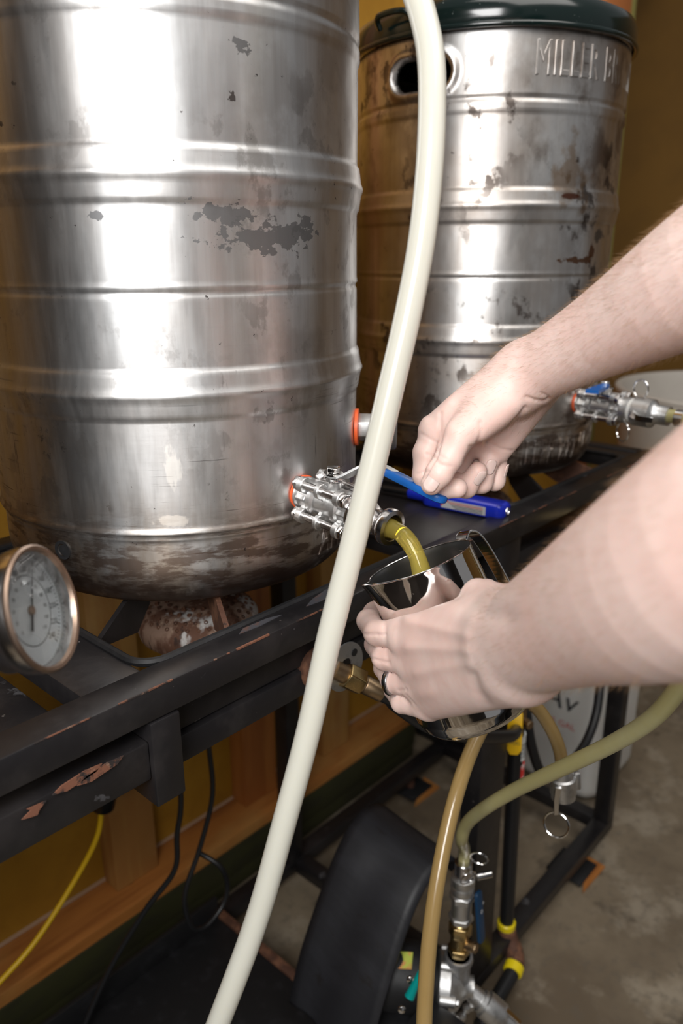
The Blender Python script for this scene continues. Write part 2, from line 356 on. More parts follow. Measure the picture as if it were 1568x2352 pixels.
struct(MB().box(-.7, .7, -.03, .03, -.09, .09, .003, m4).build('trim_3', 'green_paint'))

# ------------------------------------------------------------------ kegs
KZ = .888; KR = .197
def keg_prof(z):
    "outer radius at height z above the keg's foot"
    r = KR
    def ridge(z0, w_, h): 
        d = abs(z-z0)/w_
        return h*max(0, 1-d) if d < 1 else 0
    def plateau(z0, z1, edge, h):
        if z < z0-edge or z > z1+edge: return 0
        if z < z0: return h*(z-z0+edge)/edge
        if z > z1: return h*(z1+edge-z)/edge
        return h
    for c in (.207, .386):
        r += plateau(c-.018, c+.020, .0035, .0024)+ridge(c+.001, .018, .0026)+ridge(c+.001, .006, .0014)
    r += ridge(.294, .0035, -.0018)+ridge(.2985, .003, .0010)
    r += ridge(.0815, .0035, .0030)+ridge(.0755, .003, .0018)
    r += plateau(.502, .512, .003, .0018)
    if z < .078: r -= .0025
    if z > .52: r += .0018
    if z < .045: t = 1-z/.045; r -= .036*(1-math.sqrt(max(0, 1-t*t)))
    if z > .588: r -= .004*((z-.588)/.012)**2
    return r
def stadium(u, v, hw, hh):
    "signed distance to a stadium (rounded slot)"
    dx = np.maximum(np.abs(u)-(hw-hh), 0); return np.hypot(dx, v)-hh
def make_keg(name, loc, m, hole_az, label, cat, group, open_slots=True):
    root = empty(name, loc, label, cat, group)
    n = 480; zs = np.concatenate([np.linspace(0, .05, 18), np.linspace(.053, .50, 200), np.linspace(.503, .60, 46)])
    A = np.linspace(0, 2*PI, n, endpoint=False); V = np.zeros((len(zs), n, 3)); D = np.full((len(zs), n), 9.)
    for j, z in enumerate(zs):
        r = np.full(n, keg_prof(z))
        for h in hole_az:
            du = ((A-h+PI) % (2*PI)-PI)*KR
            d = stadium(du, z-.550, .042, .0185); D[j] = np.minimum(D[j], d)
            s_ = np.clip(1-np.abs(d-.006)/.010, 0, 1); r += .0045*s_*s_*(3-2*s_)
            s_ = np.clip(1-(d+.001)/.006, 0, 1); r -= .009*s_*s_
        # soft hand-made unevenness
        r += .0007*np.sin(A*3+z*9)+.0004*np.sin(A*7-z*23)
        AA = A.copy(); ZZ = np.full(n, z)
        for h in hole_az:
            du = ((A-h+PI) % (2*PI)-PI)*KR; d = stadium(du, z-.550, .042, .0185); e_ = 1e-4
            gu = (stadium(du+e_, z-.550, .042, .0185)-d)/e_; gz = (stadium(du, z-.550+e_, .042, .0185)-d)/e_; m_ = (d < .0008) & (d > -.006)
            AA = np.where(m_, AA-gu*d/KR, AA); ZZ = np.where(m_, ZZ-gz*d, ZZ)
        V[j, :, 0] = r*np.cos(AA); V[j, :, 1] = r*np.sin(AA); V[j, :, 2] = ZZ
    F_ = []
    for j in range(len(zs)-1):
        for i in range(n):
            k = (i+1) % n
            if open_slots and min(D[j, i], D[j, k], D[j+1, i], D[j+1, k]) < -.0042: continue
            F_.append((j*n+i, j*n+k, (j+1)*n+k, (j+1)*n+i))
    # floor of the foot
    VV = V.reshape(-1, 3).tolist(); c = len(VV); VV.append((0, 0, .012)); 
    for i in range(n): F_.append((c, (i+1) % n, i))
    me = bpy.data.meshes.new('shell'); me.from_pydata(VV, [], F_); me.polygons.foreach_set('use_smooth', [True]*len(F_)); me.update()
    me.materials.append(M[m]); me.materials.append(M['keg_inside'])
    o = bpy.data.objects.new('shell', me); COL.objects.link(o); o.parent = root; WL[o] = tuple(loc)
    so = o.modifiers.new('wall', 'SOLIDIFY'); so.thickness = .002; so.offset = -1; so.material_offset = 1; so.material_offset_rim = 0
    MB().torus((loc[0], loc[1], loc[2]+.600), (0, 0, 1), KR-.0015, .004, 96, 10).build('top_rim', m, root)
    return root
def emboss(root, txt, size, az, z, m, lean=0, sx=1.0, name='embossed_lettering', h=.0016):
    V, F_ = text_mesh(txt, size, .0001, .0009, 1.12, 'LEFT'); mb = MB(); X0, Y0, Z0 = WL[root]; P = []
    for v in V:
        x = v.x*sx+v.y*lean; r = KR+v.z*.8+.0018
        a = az+x/KR; zz = z+v.y
        if z < .07: r = keg_prof(max(zz, .001))+v.z*1.3+.0010
        P.append((X0+r*math.cos(a), Y0+r*math.sin(a), Z0+zz))
    mb.add(P, F_, False); return mb.build(name, m, root)
K0 = (-.62, 0, KZ); K1 = (0, 0, KZ); K2 = (.6007, 0, KZ)
kg = 'steel beer kegs standing in a row on the stand'
keg0 = make_keg('beer_keg', K0, 'black_matte', (math.radians(20),), 'unseen keg beyond the left edge, coloured black to darken its neighbour, carrying the thermometer', 'keg', kg)  # out of view, black so the silvery keg reflects dark on its left
keg1 = make_keg('beer_keg', K1, 'keg_steel', (math.radians(40),), 'large silvery steel keg at left with grey residue patch above the pouring valve', 'keg', kg)
keg2 = make_keg('beer_keg', K2, 'stained_keg_steel', (math.radians(-174.5), math.radians(5)), 'brown-stained steel keg under the dark lid with raised letters near its top', 'keg', kg)
emboss(keg2, 'MILLER BREWING', .056, math.radians(-131), .560, 'stained_keg_steel', 0, .52)
emboss(keg2, 'MILLER BREW', .052, math.radians(-132), .042, 'stained_keg_steel', 0, .46)
emboss(keg1, 'ANHEUSER', .048, math.radians(-84), .044, 'keg_steel', 0, .60)
# small side drain hole at the left of keg 1's foot: its shade painted as a black ring and disc
a = math.radians(-164); px_ = (K1[0]+.1935*math.cos(a), K1[1]+.1935*math.sin(a), KZ+.058)
MB().lathe([(.0095, -.001), (.0095, .0012), (.0065, .0012), (.0065, -.001)], frame(px_, (math.cos(a), math.sin(a), 0)), 24).build('drain_hole_ring', 'black_matte', keg1)
MB().lathe([(.0066, 0), (0, .0005)], frame(px_, (math.cos(a), math.sin(a), 0)), 24).build('drain_hole_shade', 'black_matte', keg1)

# lid on the far keg
lz = KZ+.604
L = empty('pot_lid', (K2[0], K2[1], lz), 'dark green speckled enamel lid lying on the stained keg', 'lid')
MB().lathe([(0, .108), (.03, .107), (.06, .101), (.09, .089), (.115, .072), (.135, .054), (.150, .042), (.165, .036), (.188, .031), (.200, .025), (.2055, .014), (.2055, -.006), (.2040, -.008), (.2025, .004), (.196, .014), (.18, .022), (.10, .07), (0, .098)], Matrix.Translation((K2[0], K2[1], lz+.002)), 96).build('dome', 'enamel', L)
MB().torus((K2[0], K2[1], lz-.006), (0, 0, 1), .2052, .0036, 96, 10).build('rolled_rim', 'enamel', L)
MB().box(K2[0]-.018, K2[0]+.018, K2[1]-.008, K2[1]+.008, lz+.110, lz+.130, .004).build('handle', 'black_rubber', L)
MB().tube([(K2[0]-.215, K2[1]-.02, lz+.005), (K2[0]-.225, K2[1]-.01, lz+.016), (K2[0]-.225, K2[1]+.03, lz+.016), (K2[0]-.21, K2[1]+.04, lz+.006)], .004, 8).build('side_handle', 'enamel', L)

# ------------------------------------------------------------------ valves
def hexbolt(mb, p, d, r, h):
    mb.prism(hexa(r), frame(p, d), h, r*.12)
def ball_valve(kegroot, az, z, droop, pour, mats=('cast_steel', 'turned_steel')):
    X0, Y0, _ = WL[kegroot]
    n = Vector((math.cos(az), math.sin(az), 0)); d = Vector((n.x, n.y, -math.tan(droop))).normalized()
    o = Vector((X0, Y0, z))+n*(KR-.001)
    side = Vector((0, 0, 1)).cross(d).normalized(); up = d.cross(side)
    if up.z < 0: up = -up; side = -side
    f4 = frame(o, d, side)
    f4.translation = o
    # local: x=side, z=along d ; y = up or -up
    def P(x, u, t): return o+side*x+up*u+d*t
    mb = MB(); mb.lathe([(.0166, .0034), (.0168, .006), (.0150, .0075), (.0150, .020), (.0175, .022), (.0175, .027), (.0145, .029), (.0145, .0515), (.0175, .0535), (.0175, .059), (.0150, .061), (.0150, .074)], f4, 40)
    # octagonal hex shoulders and centre pad
    mb.prism([(x*1.0, y*1.0) for x, y in hexa(.0168)], frame(P(0, 0, .006), d, side), .013, .001)
    mb.prism([(x, y) for x, y in hexa(.0168)], frame(P(0, 0, .061), d, side), .012, .001)
    mb.box(-.0085, .0085, -.0155, .0155, .031, .050, .0015, frame(o, d, side))
    mb.cyl(P(0, .012, .0405), P(0, .0235, .0405), .0085, 24, bev=.001)
    body = mb.build('ball_valve', mats[0], kegroot)
    # four clamp bolts between lugs
    for sx, su in ((-1, 1), (1, 1), (-1, -1), (1, -1)):
        cx, cu = sx*.0155, su*.0155
        lug = MB()
        for t0, t1 in ((.0135, .0205), (.0375, .0425), (.0615, .0685)):
            lug.cyl(P(cx, cu, t0), P(cx, cu, t1), .0077, 20, bev=.0008)
            lug.prism([(-.0055, -.008), (.0055, -.008), (.0055, .008), (-.0055, .008)], frame(P(cx*.72, cu*.72, t0+.0003), d, side*sx-up*su), t1-t0-.0006, .0006)
        lug.build('lug', mats[0], body)
        b = MB(); b.cyl(P(cx, cu, .010), P(cx, cu, .072), .0040, 16)
        hexbolt(b, P(cx, cu, .0080), d, .0074, .0055); hexbolt(b, P(cx, cu, .0685), d, .0074, .006)
        b.lathe([(.0045, 0), (.0045, .0006), (0, .0008)], frame(P(cx, cu, .074), d), 20)
        b.build('bolt', mats[1], body)
    MB().lathe([(.0150, .0), (.0172, .0004), (.0172, .0028), (.015, .0033)], f4, 40).build('gasket', 'orange_silicone', body)
    # stem: flange washer, lock tab, hex nut
    s = MB(); s.prism(rrect(.021, .015, .002), frame(P(0, .0235, .0405), up, side), .0022, .0004)
    s.prism([(-.009, -.003), (.009, -.003), (.013, .003), (.007, .0075), (-.007, .0075)], frame(P(-.001, .0260, .0405), up, d), .0018, .0003)
    s.torus(P(0, .0250, .0405), up, .0085, .0016, 24, 8); s.cyl(P(0, .0235, .0405), P(0, .035, .0405), .0036, 16)
    s.build('stem', mats[1], body)
    nt = MB(); hexbolt(nt, P(0, .0315, .0405), up, .0070, .0050); nt.lathe([(.0095, 0), (.0095, .0012), (.007, .0014)], frame(P(0, .0298, .0405), up), 24); nt.build('nut', 'bright_steel', body)
    return body, P, o, d, side, up
AZ1 = math.radians(-91.5); V1Z = 1.21-.2185
vb, VP, vo, vd, vside, vup = ball_valve(keg1, AZ1, V1Z, math.radians(5), True)
# spout: cam-lock male adapter
sp = MB(); sp.lathe([(.0135, .070), (.0185, .0735), (.0190, .078), (.0180, .0815), (.0186, .084), (.0165, .0875), (.0125, .096), (.0118, .101), (.0135, .106), (.0168, .109), (.0172, .1125), (.0165, .1165), (.0125, .1172), (.0118, .1165), (.0118, .075)], frame(vo, vd, vside), 48, cap=False)
sp.build('spout', 'turned_steel', vb)
sp = MB(); sp.lathe([(.0117, .10), (.0117, .07)], frame(vo, vd, vside), 32); 
# raised ear on the coupling
ear = MB(); ear.cyl(VP(.0, .017, .0795), VP(.0, .0265, .0775), .0045, 16, bev=.001); ear.cyl(VP(-.0045, .0265, .0775), VP(.0045, .0265, .0775), .0052, 16, bev=.001); ear.build('ear', 'turned_steel', vb)
# raised maker marks on the body pad
V, F_ = text_mesh('316', .0065, .0003, .0, 1.0)
fm = frame(VP(*((0, 0, 0))), vd)
# lever with blue sleeve
hubp = Vector(VP(0, .0285, .0405))
h0 = Vector(at(846, 1072, hubp_k := pix(hubp)[2]-.004)); h1 = Vector(at(886, 1082, .704)); h2 = Vector(at(1022, 1150, .663))
lv = MB()
hd = (h1-hubp).normalized(); hs = hd.cross(Vector((0, 0, 1))).normalized()
def strip(mb, P, sdir, w0, w1, th):
    n = len(P); V = []; 
    for i, p in enumerate(P):
        t = (P[min(i+1, n-1)]-P[max(i-1, 0)]).normalized(); s_ = (sdir-t*sdir.dot(t)).normalized(); nn = t.cross(s_); wd = w0+(w1-w0)*i/(n-1)
        for a, b in ((-1, -1), (1, -1), (1, 1), (-1, 1)): V.append(p+s_*wd/2*a+nn*th/2*b)
    F_ = [[0, 3, 2, 1], [(n-1)*4+k for k in range(4)]]
    for i in range(n-1):
        for k in range(4): F_.append([i*4+k, i*4+(k+1) % 4, (i+1)*4+(k+1) % 4, (i+1)*4+k])
    mb.add(V, F_, False); return mb
dirL = (h2-h1).normalized(); sideL = dirL.cross(Vector((.25, .2, .95))).normalized()
strip(lv, catmull([hubp-dirL*.012, hubp+dirL*.008, h1-dirL*.012+Vector((0, 0, .002)), h1+dirL*.03], 5), sideL, .014, .012, .0022)
lever = lv.build('lever', 'cast_steel', vb)
sl = MB(); Ls = (h2-h1).length
poly = rrect(Ls, .0185, .0088, 8)
fm = frame(h1+(h2-h1)*.5, dirL.cross(sideL), dirL); sl.prism(poly, Matrix(fm) @ Matrix.Translation((0, 0, -.0036)), .0072, .0022); sl.build('lever_sleeve', 'blue_vinyl', vb)

vb2, VP2, vo2, vd2, vs2, vu2 = ball_valve(keg2, math.radians(-95), 1.21-.209, math.radians(1), False)
c2 = MB(); c2.lathe([(.013, .070), (.0185, .074), (.0185, .083), (.016, .085), (.016, .090), (.0205, .092), (.0205, .118), (.017, .120), (.0135, .124), (.0135, .142)], frame(vo2, vd2, vs2), 32); c2.build('cam_coupler', 'cast_steel', vb2)
c2 = MB(); c2.lathe([(.0175, 0), (.0175, .006), (.0140, .0065)], frame(VP2(0, 0, .086), vd2), 32); c2.build('seal_ring', 'white_plastic', vb2)
for sg in (-1, 1):
    c = MB(); strip(c, catmull([Vector(VP2(sg*.0215, 0, .098)), Vector(VP2(sg*.025, .004*sg, .110)), Vector(VP2(sg*.0235, .004*sg, .130))], 4), vu2, .009, .007, .003); c.build('cam_arm', 'bright_steel', vb2)
MB().torus(VP2(-.010, -.030, .082), vs2+vd2*.5, .014, .0012, 28, 6).build('pull_ring', 'bright_steel', vb2)
MB().torus(VP2(.012, .030, .090), vs2+vd2*.3, .013, .0012, 28, 6).build('pull_ring', 'bright_steel', vb2)
lv2 = MB(); q0 = Vector(VP2(0, .029, .0405)); q1 = q0+Vector((.10, .02, .005)).normalized()*-.075+Vector((0, 0, .006)); strip(lv2, [q0, (q0+q1)/2, q1], Vector((0, 1, 0)), .014, .018, .005); lv2.build('lever', 'blue_vinyl', vb2)
hz = MB(); hz.tube([VP2(0, 0, .135), VP2(0, 0, .165), VP2(.01, -.02, .22), VP2(.03, -.12, .30)], .0095, 20); 
oh = hz.build('hose', 'tube_green', None, VP2(0, 0, .15)); tag(oh, 'short hose leaving the valve on the stained keg at the right edge', 'hose')
cl = MB(); cl.lathe([(.0105, -.006), (.0118, -.006), (.0118, .006), (.0105, .006)], frame(VP2(0, 0, .158), vd2), 28); cl.box(-.005, .005, .010, .019, -.004, .004, .001, frame(VP2(0, 0, .158), vd2, -vu2)); cl.build('hose_clamp', 'bright_steel', oh)

# side fitting and edge-on thermometer behind the hose, keg 1
az = math.radians(-53); n = Vector((math.cos(az), math.sin(az), 0)); o = Vector((0, 0, 1.21-.179))+n*(KR-.001)
ft = MB(); ft.prism(hexa(.0155), frame(o+n*.004, n, (0, 0, 1)), .016, .001); ft.cyl(o+n*.019, o+n*.030, .0135, 28, bev=.001); ft = ft.build('side_fitting', 'cast_steel', keg1)
MB().lathe([(.014, 0), (.0205, .0005), (.0205, .0038), (.014, .0045)], frame(o, n), 36).build('gasket', 'orange_silicone', ft)
tb = MB(); tb.lathe([(.0001, .030), (.036, .030), (.038, .033), (.038, .044), (.036, .046), (.0001, .046)], frame(o+Vector((0, 0, .014)), n), 48); tb.build('dial_case', 'dull_zinc', ft)
MB().cyl(o+n*.018+Vector((-.004, -.012, .030)), o+n*.030+Vector((-.004, -.012, .030)), .0035, 12, bev=.0008).build('screw', 'bright_steel', ft)

# ------------------------------------------------------------------ the stand
st = empty('brewing_stand', (0, 0, 0), 'black painted steel tube frame stand carrying the kegs, rust showing along its edges', 'stand')
Y0 = -.225; RT = .875
def bar(x0, x1, y0, y1, z0, z1, name='frame_tube', m='paint_black', b=.002): return MB().box(x0, x1, y0, y1, z0, z1, b).build(name, m, st)
bar(-1.0, .875, Y0, Y0+.034, RT-.030, RT, 'front_top_rail')
# rubbed edge along the front corner, broken into worn lengths
e = MB(); x = -.55; random.seed(9)
while x < .85:
    l = random.uniform(.008, .07); wz = random.uniform(.0004, .0013)
    e.box(x, x+l, Y0-.0004, Y0+wz*1.3, RT-wz, RT+.0004); x += l+random.uniform(.002, .06)
eo = e.build('worn_edge', 'rubbed_rust', st); eo['kind'] = 'stuff'
e = MB()
for x0, x1, z in ((-.305, -.262, .829), (-.285, -.243, .826), (-.33, -.31, .822)): e.prism([(x0, z-.003), (x0+.012, z-.006), (x1-.006, z-.0025), (x1, z+.002), (x1-.015, z+.0035), (x0+.008, z+.001)], Matrix(((1, 0, 0, 0), (0, 0, 1, Y0-.0006), (0, 1, 0, 0), (0, 0, 0, 1))), .001)
e.build('worn_patch', 'rubbed_rust', st)
e = MB(); e.prism([(.020, -.216), (.040, -.2185), (.075, -.2165), (.105, -.209), (.10, -.200), (.06, -.203), (.035, -.209)], Matrix.Translation((-.035, .008, RT)), .0006); e.build('worn_patch', 'bare_patch', st)
e = MB(); e.prism([(-.10, -.204), (-.075, -.206), (-.045, -.204), (-.06, -.199), (-.09, -.198)], Matrix.Translation((0, 0, RT)), .0006); e.build('worn_patch', 'bare_patch', st)
bar(-1.0, .875, .19, .225, RT-.030, RT, 'back_top_rail')
bar(.845, .875, Y0+.035, .189, RT-.030, RT, 'end_top_rail')
# cross bars and burner openings
for x0, x1 in ((-.255, -.198), (.198, .405), (.795, .844)):
    bar(x0, x1, Y0+.0345, .1895, RT-.024, RT-.004 if x1-x0 > .1 else RT-.002, 'deck_plate' if x1-x0 > .1 else 'cross_bar')
for cx in (-.62, 0, .6007):
    P = [(cx+x, y, RT-.001) for x, y in rrect(.392, .380, .026, 6)]; P.append(P[0])
    MB().tube(P, .0042, 8, False, 1, False).build('burner_ring_rod', 'black_matte', st)
    for sx, sy in ((1, 1), (-1, 1), (-1, -1), (1, -1)):
        a = math.atan2(sy*(1.35 if cx == 0 and sx < 0 else 2.2), sx)
        if cx == 0 and sx < 0 and sy < 0: a = math.radians(-150)
        if cx == 0 and sx > 0 and sy < 0: a = math.radians(-118)
        d = Vector((math.cos(a), math.sin(a), 0)); r1 = min(.19/max(abs(d.x), 1e-3), .186/max(abs(d.y), 1e-3))
        mb = MB(); s_ = d.cross(Vector((0, 0, 1)))
        fm = frame(Vector((cx, 0, RT)), s_, d); mb.prism([(.105, .010), (.165, .0125), (r1, -.002), (r1-.004, -.012), (.150, -.030), (.12, -.012)], Matrix(fm) @ Matrix.Scale(-1 if fm.col[1].z < 0 else 1, 4, (0, 1, 0)) @ Matrix.Translation((0, 0, -.0025)), .005)
        mb.build('keg_support_fin', 'rusty_iron' if sx > 0 else 'paint_black', st)
# left pan below the rail
MB().prism(rrect(.20, .26, .02), Matrix.Translation((-.36, -.06, RT-.045)), .012, .003).build('side_plate', 'paint_black', st)
MB().tube([(-.345, -.05, RT-.05), (-.33, -.06, RT-.11), (-.32, -.07, RT-.135), (-.345, -.09, RT-.15), (-.40, -.09, RT-.15)], .006, 10).build('bent_rod', 'black_matte', st)
# lower rails
bar(-1.0, -.217, Y0+.003, Y0+.036, .789, .826, 'lower_rail')
bar(-.186, .32, Y0+.026, Y0+.060, .768, .797, 'lower_rail')
bar(-.186, .32, Y0+.030, Y0+.058, .800, .842, 'lower_rail')
bar(.392, .845, Y0+.026, Y0+.060, .768, .803, 'lower_rail')
# stub post under the rail
bar(-.2165, -.1865, Y0-.001, Y0+.046, .761, .8435, 'stub_post', b=.002)
# legs
for x in (-.62, .338, .845):
    for y in ((Y0+.003, Y0+.036), (.19, .222)):
        if x == .338: bar(.322, .3905 if y[0] < 0 else .356, y[0], y[1], .078, RT-.031, 'leg')
        else: bar(x, x+.030, y[0], y[1], .078, RT-.031, 'leg')
bar(-1.0, .875, Y0+.003, Y0+.036, .050, .0775, 'bottom_rail')
bar(-1.0, .875, .19, .222, .050, .0775, 'bottom_rail')
bar(.845, .875, Y0+.0365, .1895, .050, .0775, 'bottom_cross_bar')
bar(.335, .365, Y0+.0365, .1895, .050, .0775, 'bottom_cross_bar')
for x, y in ((.76, -.19), (.74, .215), (-.5, -.2), (-.5, .21)):
    f_ = MB().box(x-.038, x+.038, y-.038, y+.038, .006, .011, .001).build('foot_plate', 'black_matte', st)
    MB().cyl((x, y, .0112), (x, y, .0498), .010, 16).build('foot_bolt', 'rusty_iron', f_)
    MB().prism([(x-.045, y-.047), (x+.05, y-.050), (x+.055, y+.0), (x+.02, y-.02)], Matrix.Translation((0, 0, .0004)), .005).build('wood_shim', 'wood_sill', f_)
# bottom tray and the rusty strip at its edge
tr = MB().box(-.95, .135, -.188, .1885, .079, .095, .002).build('bottom_tray', 'black_matte', st)
MB().box(-.95, .135, .1800, .1885, .0955, .140, .001).build('tray_lip', 'black_matte', tr)
MB().box(.136, .150, -.06, .188, .079, .099, .001).build('rusty_strip', 'rusty_iron', st)
# black box put in to fill the dark area far behind
db = MB().prism(rrect(.30, .20, .02), Matrix.Translation((1.08, .25, 0)), .30, .006).build('dark_filler_box', 'black_matte'); tag(db, 'plain black box put in to fill the dark area behind the stand', 'box')

# ------------------------------------------------------------------ burners
def burner(cx, cy, label, grp='cast iron gas burners under the kegs'):
    r = empty('gas_burner', (cx, cy, .745), label, 'burner', grp)
    mb = MB().lathe([(.0, .0), (.040, .0), (.058, .004), (.070, .014), (.073, .026), (.073, .036), (.069, .042), (.060, .050), (.052, .054), (.030, .056), (0, .056)], Matrix.Translation((cx, cy, .762)), 64)
    body = mb.build('burner_head', 'burner_iron', r)
    jets = MB()
    for k, (rr, zz, n) in enumerate(((.0655, .806, 34), (.059, .812, 32), (.048, .8175, 26), (.036, .8188, 20))):
        for i in range(n):
            a = 2*PI*(i+.5*(k % 2))/n; jets.lathe([(.0024, -.001), (.0026, .0016), (.0016, .0016), (.0012, -.001)], frame((cx+rr*math.cos(a), cy+rr*math.sin(a), zz), (math.cos(a)*(.8 if k < 2 else .2), math.sin(a)*(.8 if k < 2 else .2), 1)), 6, False)
    j = jets.build('jet_holes', 'rusty_iron', body); j['kind'] = 'stuff'
    for a in (210, 330, 90):
        a = math.radians(a); MB().cyl((cx+.066*math.cos(a), cy+.066*math.sin(a), .757), (cx+.066*math.cos(a), cy+.066*math.sin(a), .775), .009, 12, bev=.002).build('foot_lug', 'burner_iron', body)
    MB().tube([(cx, cy-.03, .765), (cx+.004, cy-.10, .770), (cx+.008, cy-.165, .788)], .014, 16).build('venturi_tube', 'burner_iron', r)
    MB().lathe([(.012, -.012), (.020, -.004), (.0235, .010), (.024, .022), (.020, .024), (.012, .022)], frame((cx+.008, cy-.185, .793), (0, -1, 0)), 28).build('air_inlet', 'rusty_iron', r)
    return r
b1 = burner(0, -.005, 'rusty cast iron gas burner under the large silvery keg')
b2 = burner(.6007, -.005, 'gas burner under the stained keg, mostly hidden by the rail')
def shutter(cx, parent, y=-.232):
    mb = MB(); R_ = .027; n = 40; V = []; F_ = []
    for t in (0, .0018):
        for rr in (R_, .0095):
            for i in range(n): a = 2*PI*i/n; V.append((cx+rr*math.cos(a), y-t, .803+rr*math.sin(a)))
    for i in range(n):
        k = (i+1) % n; F_ += [[i, k, n+k, n+i], [2*n+i, 3*n+i, 3*n+k, 2*n+k], [i, 2*n+i, 2*n+k, k], [n+i, n+k, 3*n+k, 3*n+i]]
    mb.add(V, F_, False); s = mb.build('air_shutter', 'dull_zinc', parent)
    MB().cyl((cx+.013, y-.0021, .815), (cx+.013, y-.0026, .815), .0042, 16).build('shutter_hole', 'black_matte', s)
    return s
s1 = shutter(.016, b1); s2 = shutter(.600, b2)
# cap bolt at burner 2
MB().cyl((.600, -.2345, .803), (.600, -.262, .803), .023, 32, bev=.003).build('brass_cap', 'brass', b2)
# brass flare fitting and hose
A = Vector((.008, -.236, .800)); B = Vector(at(950, 1635, .845)); dd = (Vector(at(838, 1572, .815))-A).normalized()
gh = empty('gas_hose', tuple(A), 'black rubber gas hose with a brass hex fitting leaving the burner under the rail', 'hose')
MB().prism(hexa(.0145), frame(A+dd*.004, dd, (0, 0, 1)), .020, .0012).build('hex_nut', 'brass', gh)
mb = MB(); mb.cyl(A-dd*.010, A+dd*.006, .010, 24); mb.lathe([(.0098, .0235), (.0105, .0245), (.0105, .026), (.0095, .027), (.0102, .028), (.0102, .050), (.0090, .0505)], frame(A, dd), 32); mb.build('ferrule', 'bronze', gh)
e0 = A+dd*.049
MB().tube([e0, e0+dd*.03, Vector(at(905, 1612, .83)), Vector(at(990, 1668, .87)), Vector(at(1080, 1690, .98)), Vector(at(1170, 1690, 1.10)), (.452, -.205, .50)], .0092, 20).build('rubber_hose', 'black_rubber', gh)

# ------------------------------------------------------------------ dial thermometer
tc_ = Vector(at(82, 1400, .487)); nrm = (Vector(CAM)-tc_).normalized()
# face normal turned away from the viewer towards the right
ang = math.radians(61); rz = Matrix.Rotation(ang, 3, Vector((Up[0], Up[1], Up[2])).normalized())
nrm = (rz @ nrm); nrm = (nrm+Vector((0, 0, .10))).normalized()
TH = empty('dial_thermometer', tuple(tc_), 'round white-faced dial thermometer with tarnished steel case at the left edge', 'thermometer')
upv = Vector(Up); fm = frame(tc_, nrm, Vector(Rt)+Vector(Up)*.0); 
mb = MB(); mb.lathe([(.008, -.030), (.012, -.026), (.034, -.024), (.0365, -.021), (.0368, -.012), (.0395, -.008), (.0405, .000), (.0400, .004), (.0382, .0052), (.0365, .004), (.0360, -.004), (.0358, -.012)], fm, 64, cap=False); mb.build('case', 'turned_steel', TH)
MB().lathe([(.0384, .0015), (.0400, .0035), (.0405, .0058), (.0392, .0072), (.0372, .0066), (.0363, .004)], fm, 64, cap=False).build('bezel', 'old_copper', TH)
MB().lathe([(.0001, -.0118), (.0357, -.0118)], fm, 64, cap=False).build('dial_face', 'dial_face', TH)
xa = Vector(fm.col[0][:3]); ya = Vector(fm.col[1][:3]); za = Vector(fm.col[2][:3])
if ya.dot(upv) < 0: pass
# up direction of the dial in its own plane
du = (upv-za*upv.dot(za)).normalized(); dr = du.cross(za).normalized()
if dr.dot(Vector(Rt)) < 0: dr = -dr
def dp(x, y, h=.0): return tc_+dr*x+du*y+za*(-.0116+h)
tk = MB()
for i in range(0, 61):
    a = math.radians(225-270*i/60); l = .0035 if i % 5 == 0 else .0018; w_ = .00035 if i % 5 == 0 else .0002
    p0, p1 = (.0335-l, .0335); c, s_ = math.cos(a), math.sin(a)
    tk.add([dp(p0*c-w_*s_, p0*s_+w_*c), dp(p1*c-w_*s_, p1*s_+w_*c), dp(p1*c+w_*s_, p1*s_-w_*c), dp(p0*c+w_*s_, p0*s_-w_*c)], [[0, 1, 2, 3]])
tk.build('scale_marks', 'ink', TH)
for i, t in enumerate(('0', '20', '40', '60', '80', '100', '120', '140', '160', '180', '200', '220', '240')[:13]):
    V, F_ = text_mesh(t, .0052, 0); a = math.radians(225-270*i/12); mb = MB(); mb.add([dp(.0265*math.cos(a)+v.x, .0265*math.sin(a)+v.y) for v in V], F_); mb.build('numeral', 'ink', TH)
for i in range(0, 12, 1):
    a = math.radians(225-270*i/11); mb = MB(); V, F_ = text_mesh(str(i*10), .0034, 0); mb.add([dp(.0175*math.cos(a)+v.x, .0175*math.sin(a)+v.y) for v in V], F_); mb.build('small_numeral', 'ink', TH)
tk = MB(); tk.torus(tc_+za*-.0115, za, .0225, .00022, 60, 4, math.radians(0), 2*PI); tk.build('inner_ring', 'ink', TH)
nd = MB(); a = math.radians(72); c, s_ = math.cos(a), math.sin(a)
def npt(t, w_): return dp(t*c-w_*s_, t*s_+w_*c, .003)
nd.add([npt(-.0135, .0015), npt(-.0135, -.0015), npt(0, -.0011), npt(.027, -.0003), npt(.027, .0003), npt(0, .0011)], [[0, 1, 2, 5], [5, 2, 3, 4]]); nd.build('needle', 'ink', TH)
MB().cyl(dp(0, 0, .0), dp(0, 0, .0045), .003, 20, bev=.0006).build('needle_hub', 'old_copper', TH)
MB().lathe([(.0001, .0026), (.0363, .0026)], fm, 64, cap=False).build('glass_cover', 'glass', TH)
sb = tc_-nrm*.028
kd = Vector((K0[0], K0[1], sb.z)); tgt = kd+(sb-kd).normalized()*(KR-.002)
mb = MB(); mb.tube([sb, sb-nrm*.03, (sb-nrm*.03+tgt)/2, tgt], .007, 14); mb.prism(hexa(.013), frame(sb-nrm*.004, nrm, (0, 0, 1)), .012, .001); mb.build('stem', 'turned_steel', TH)

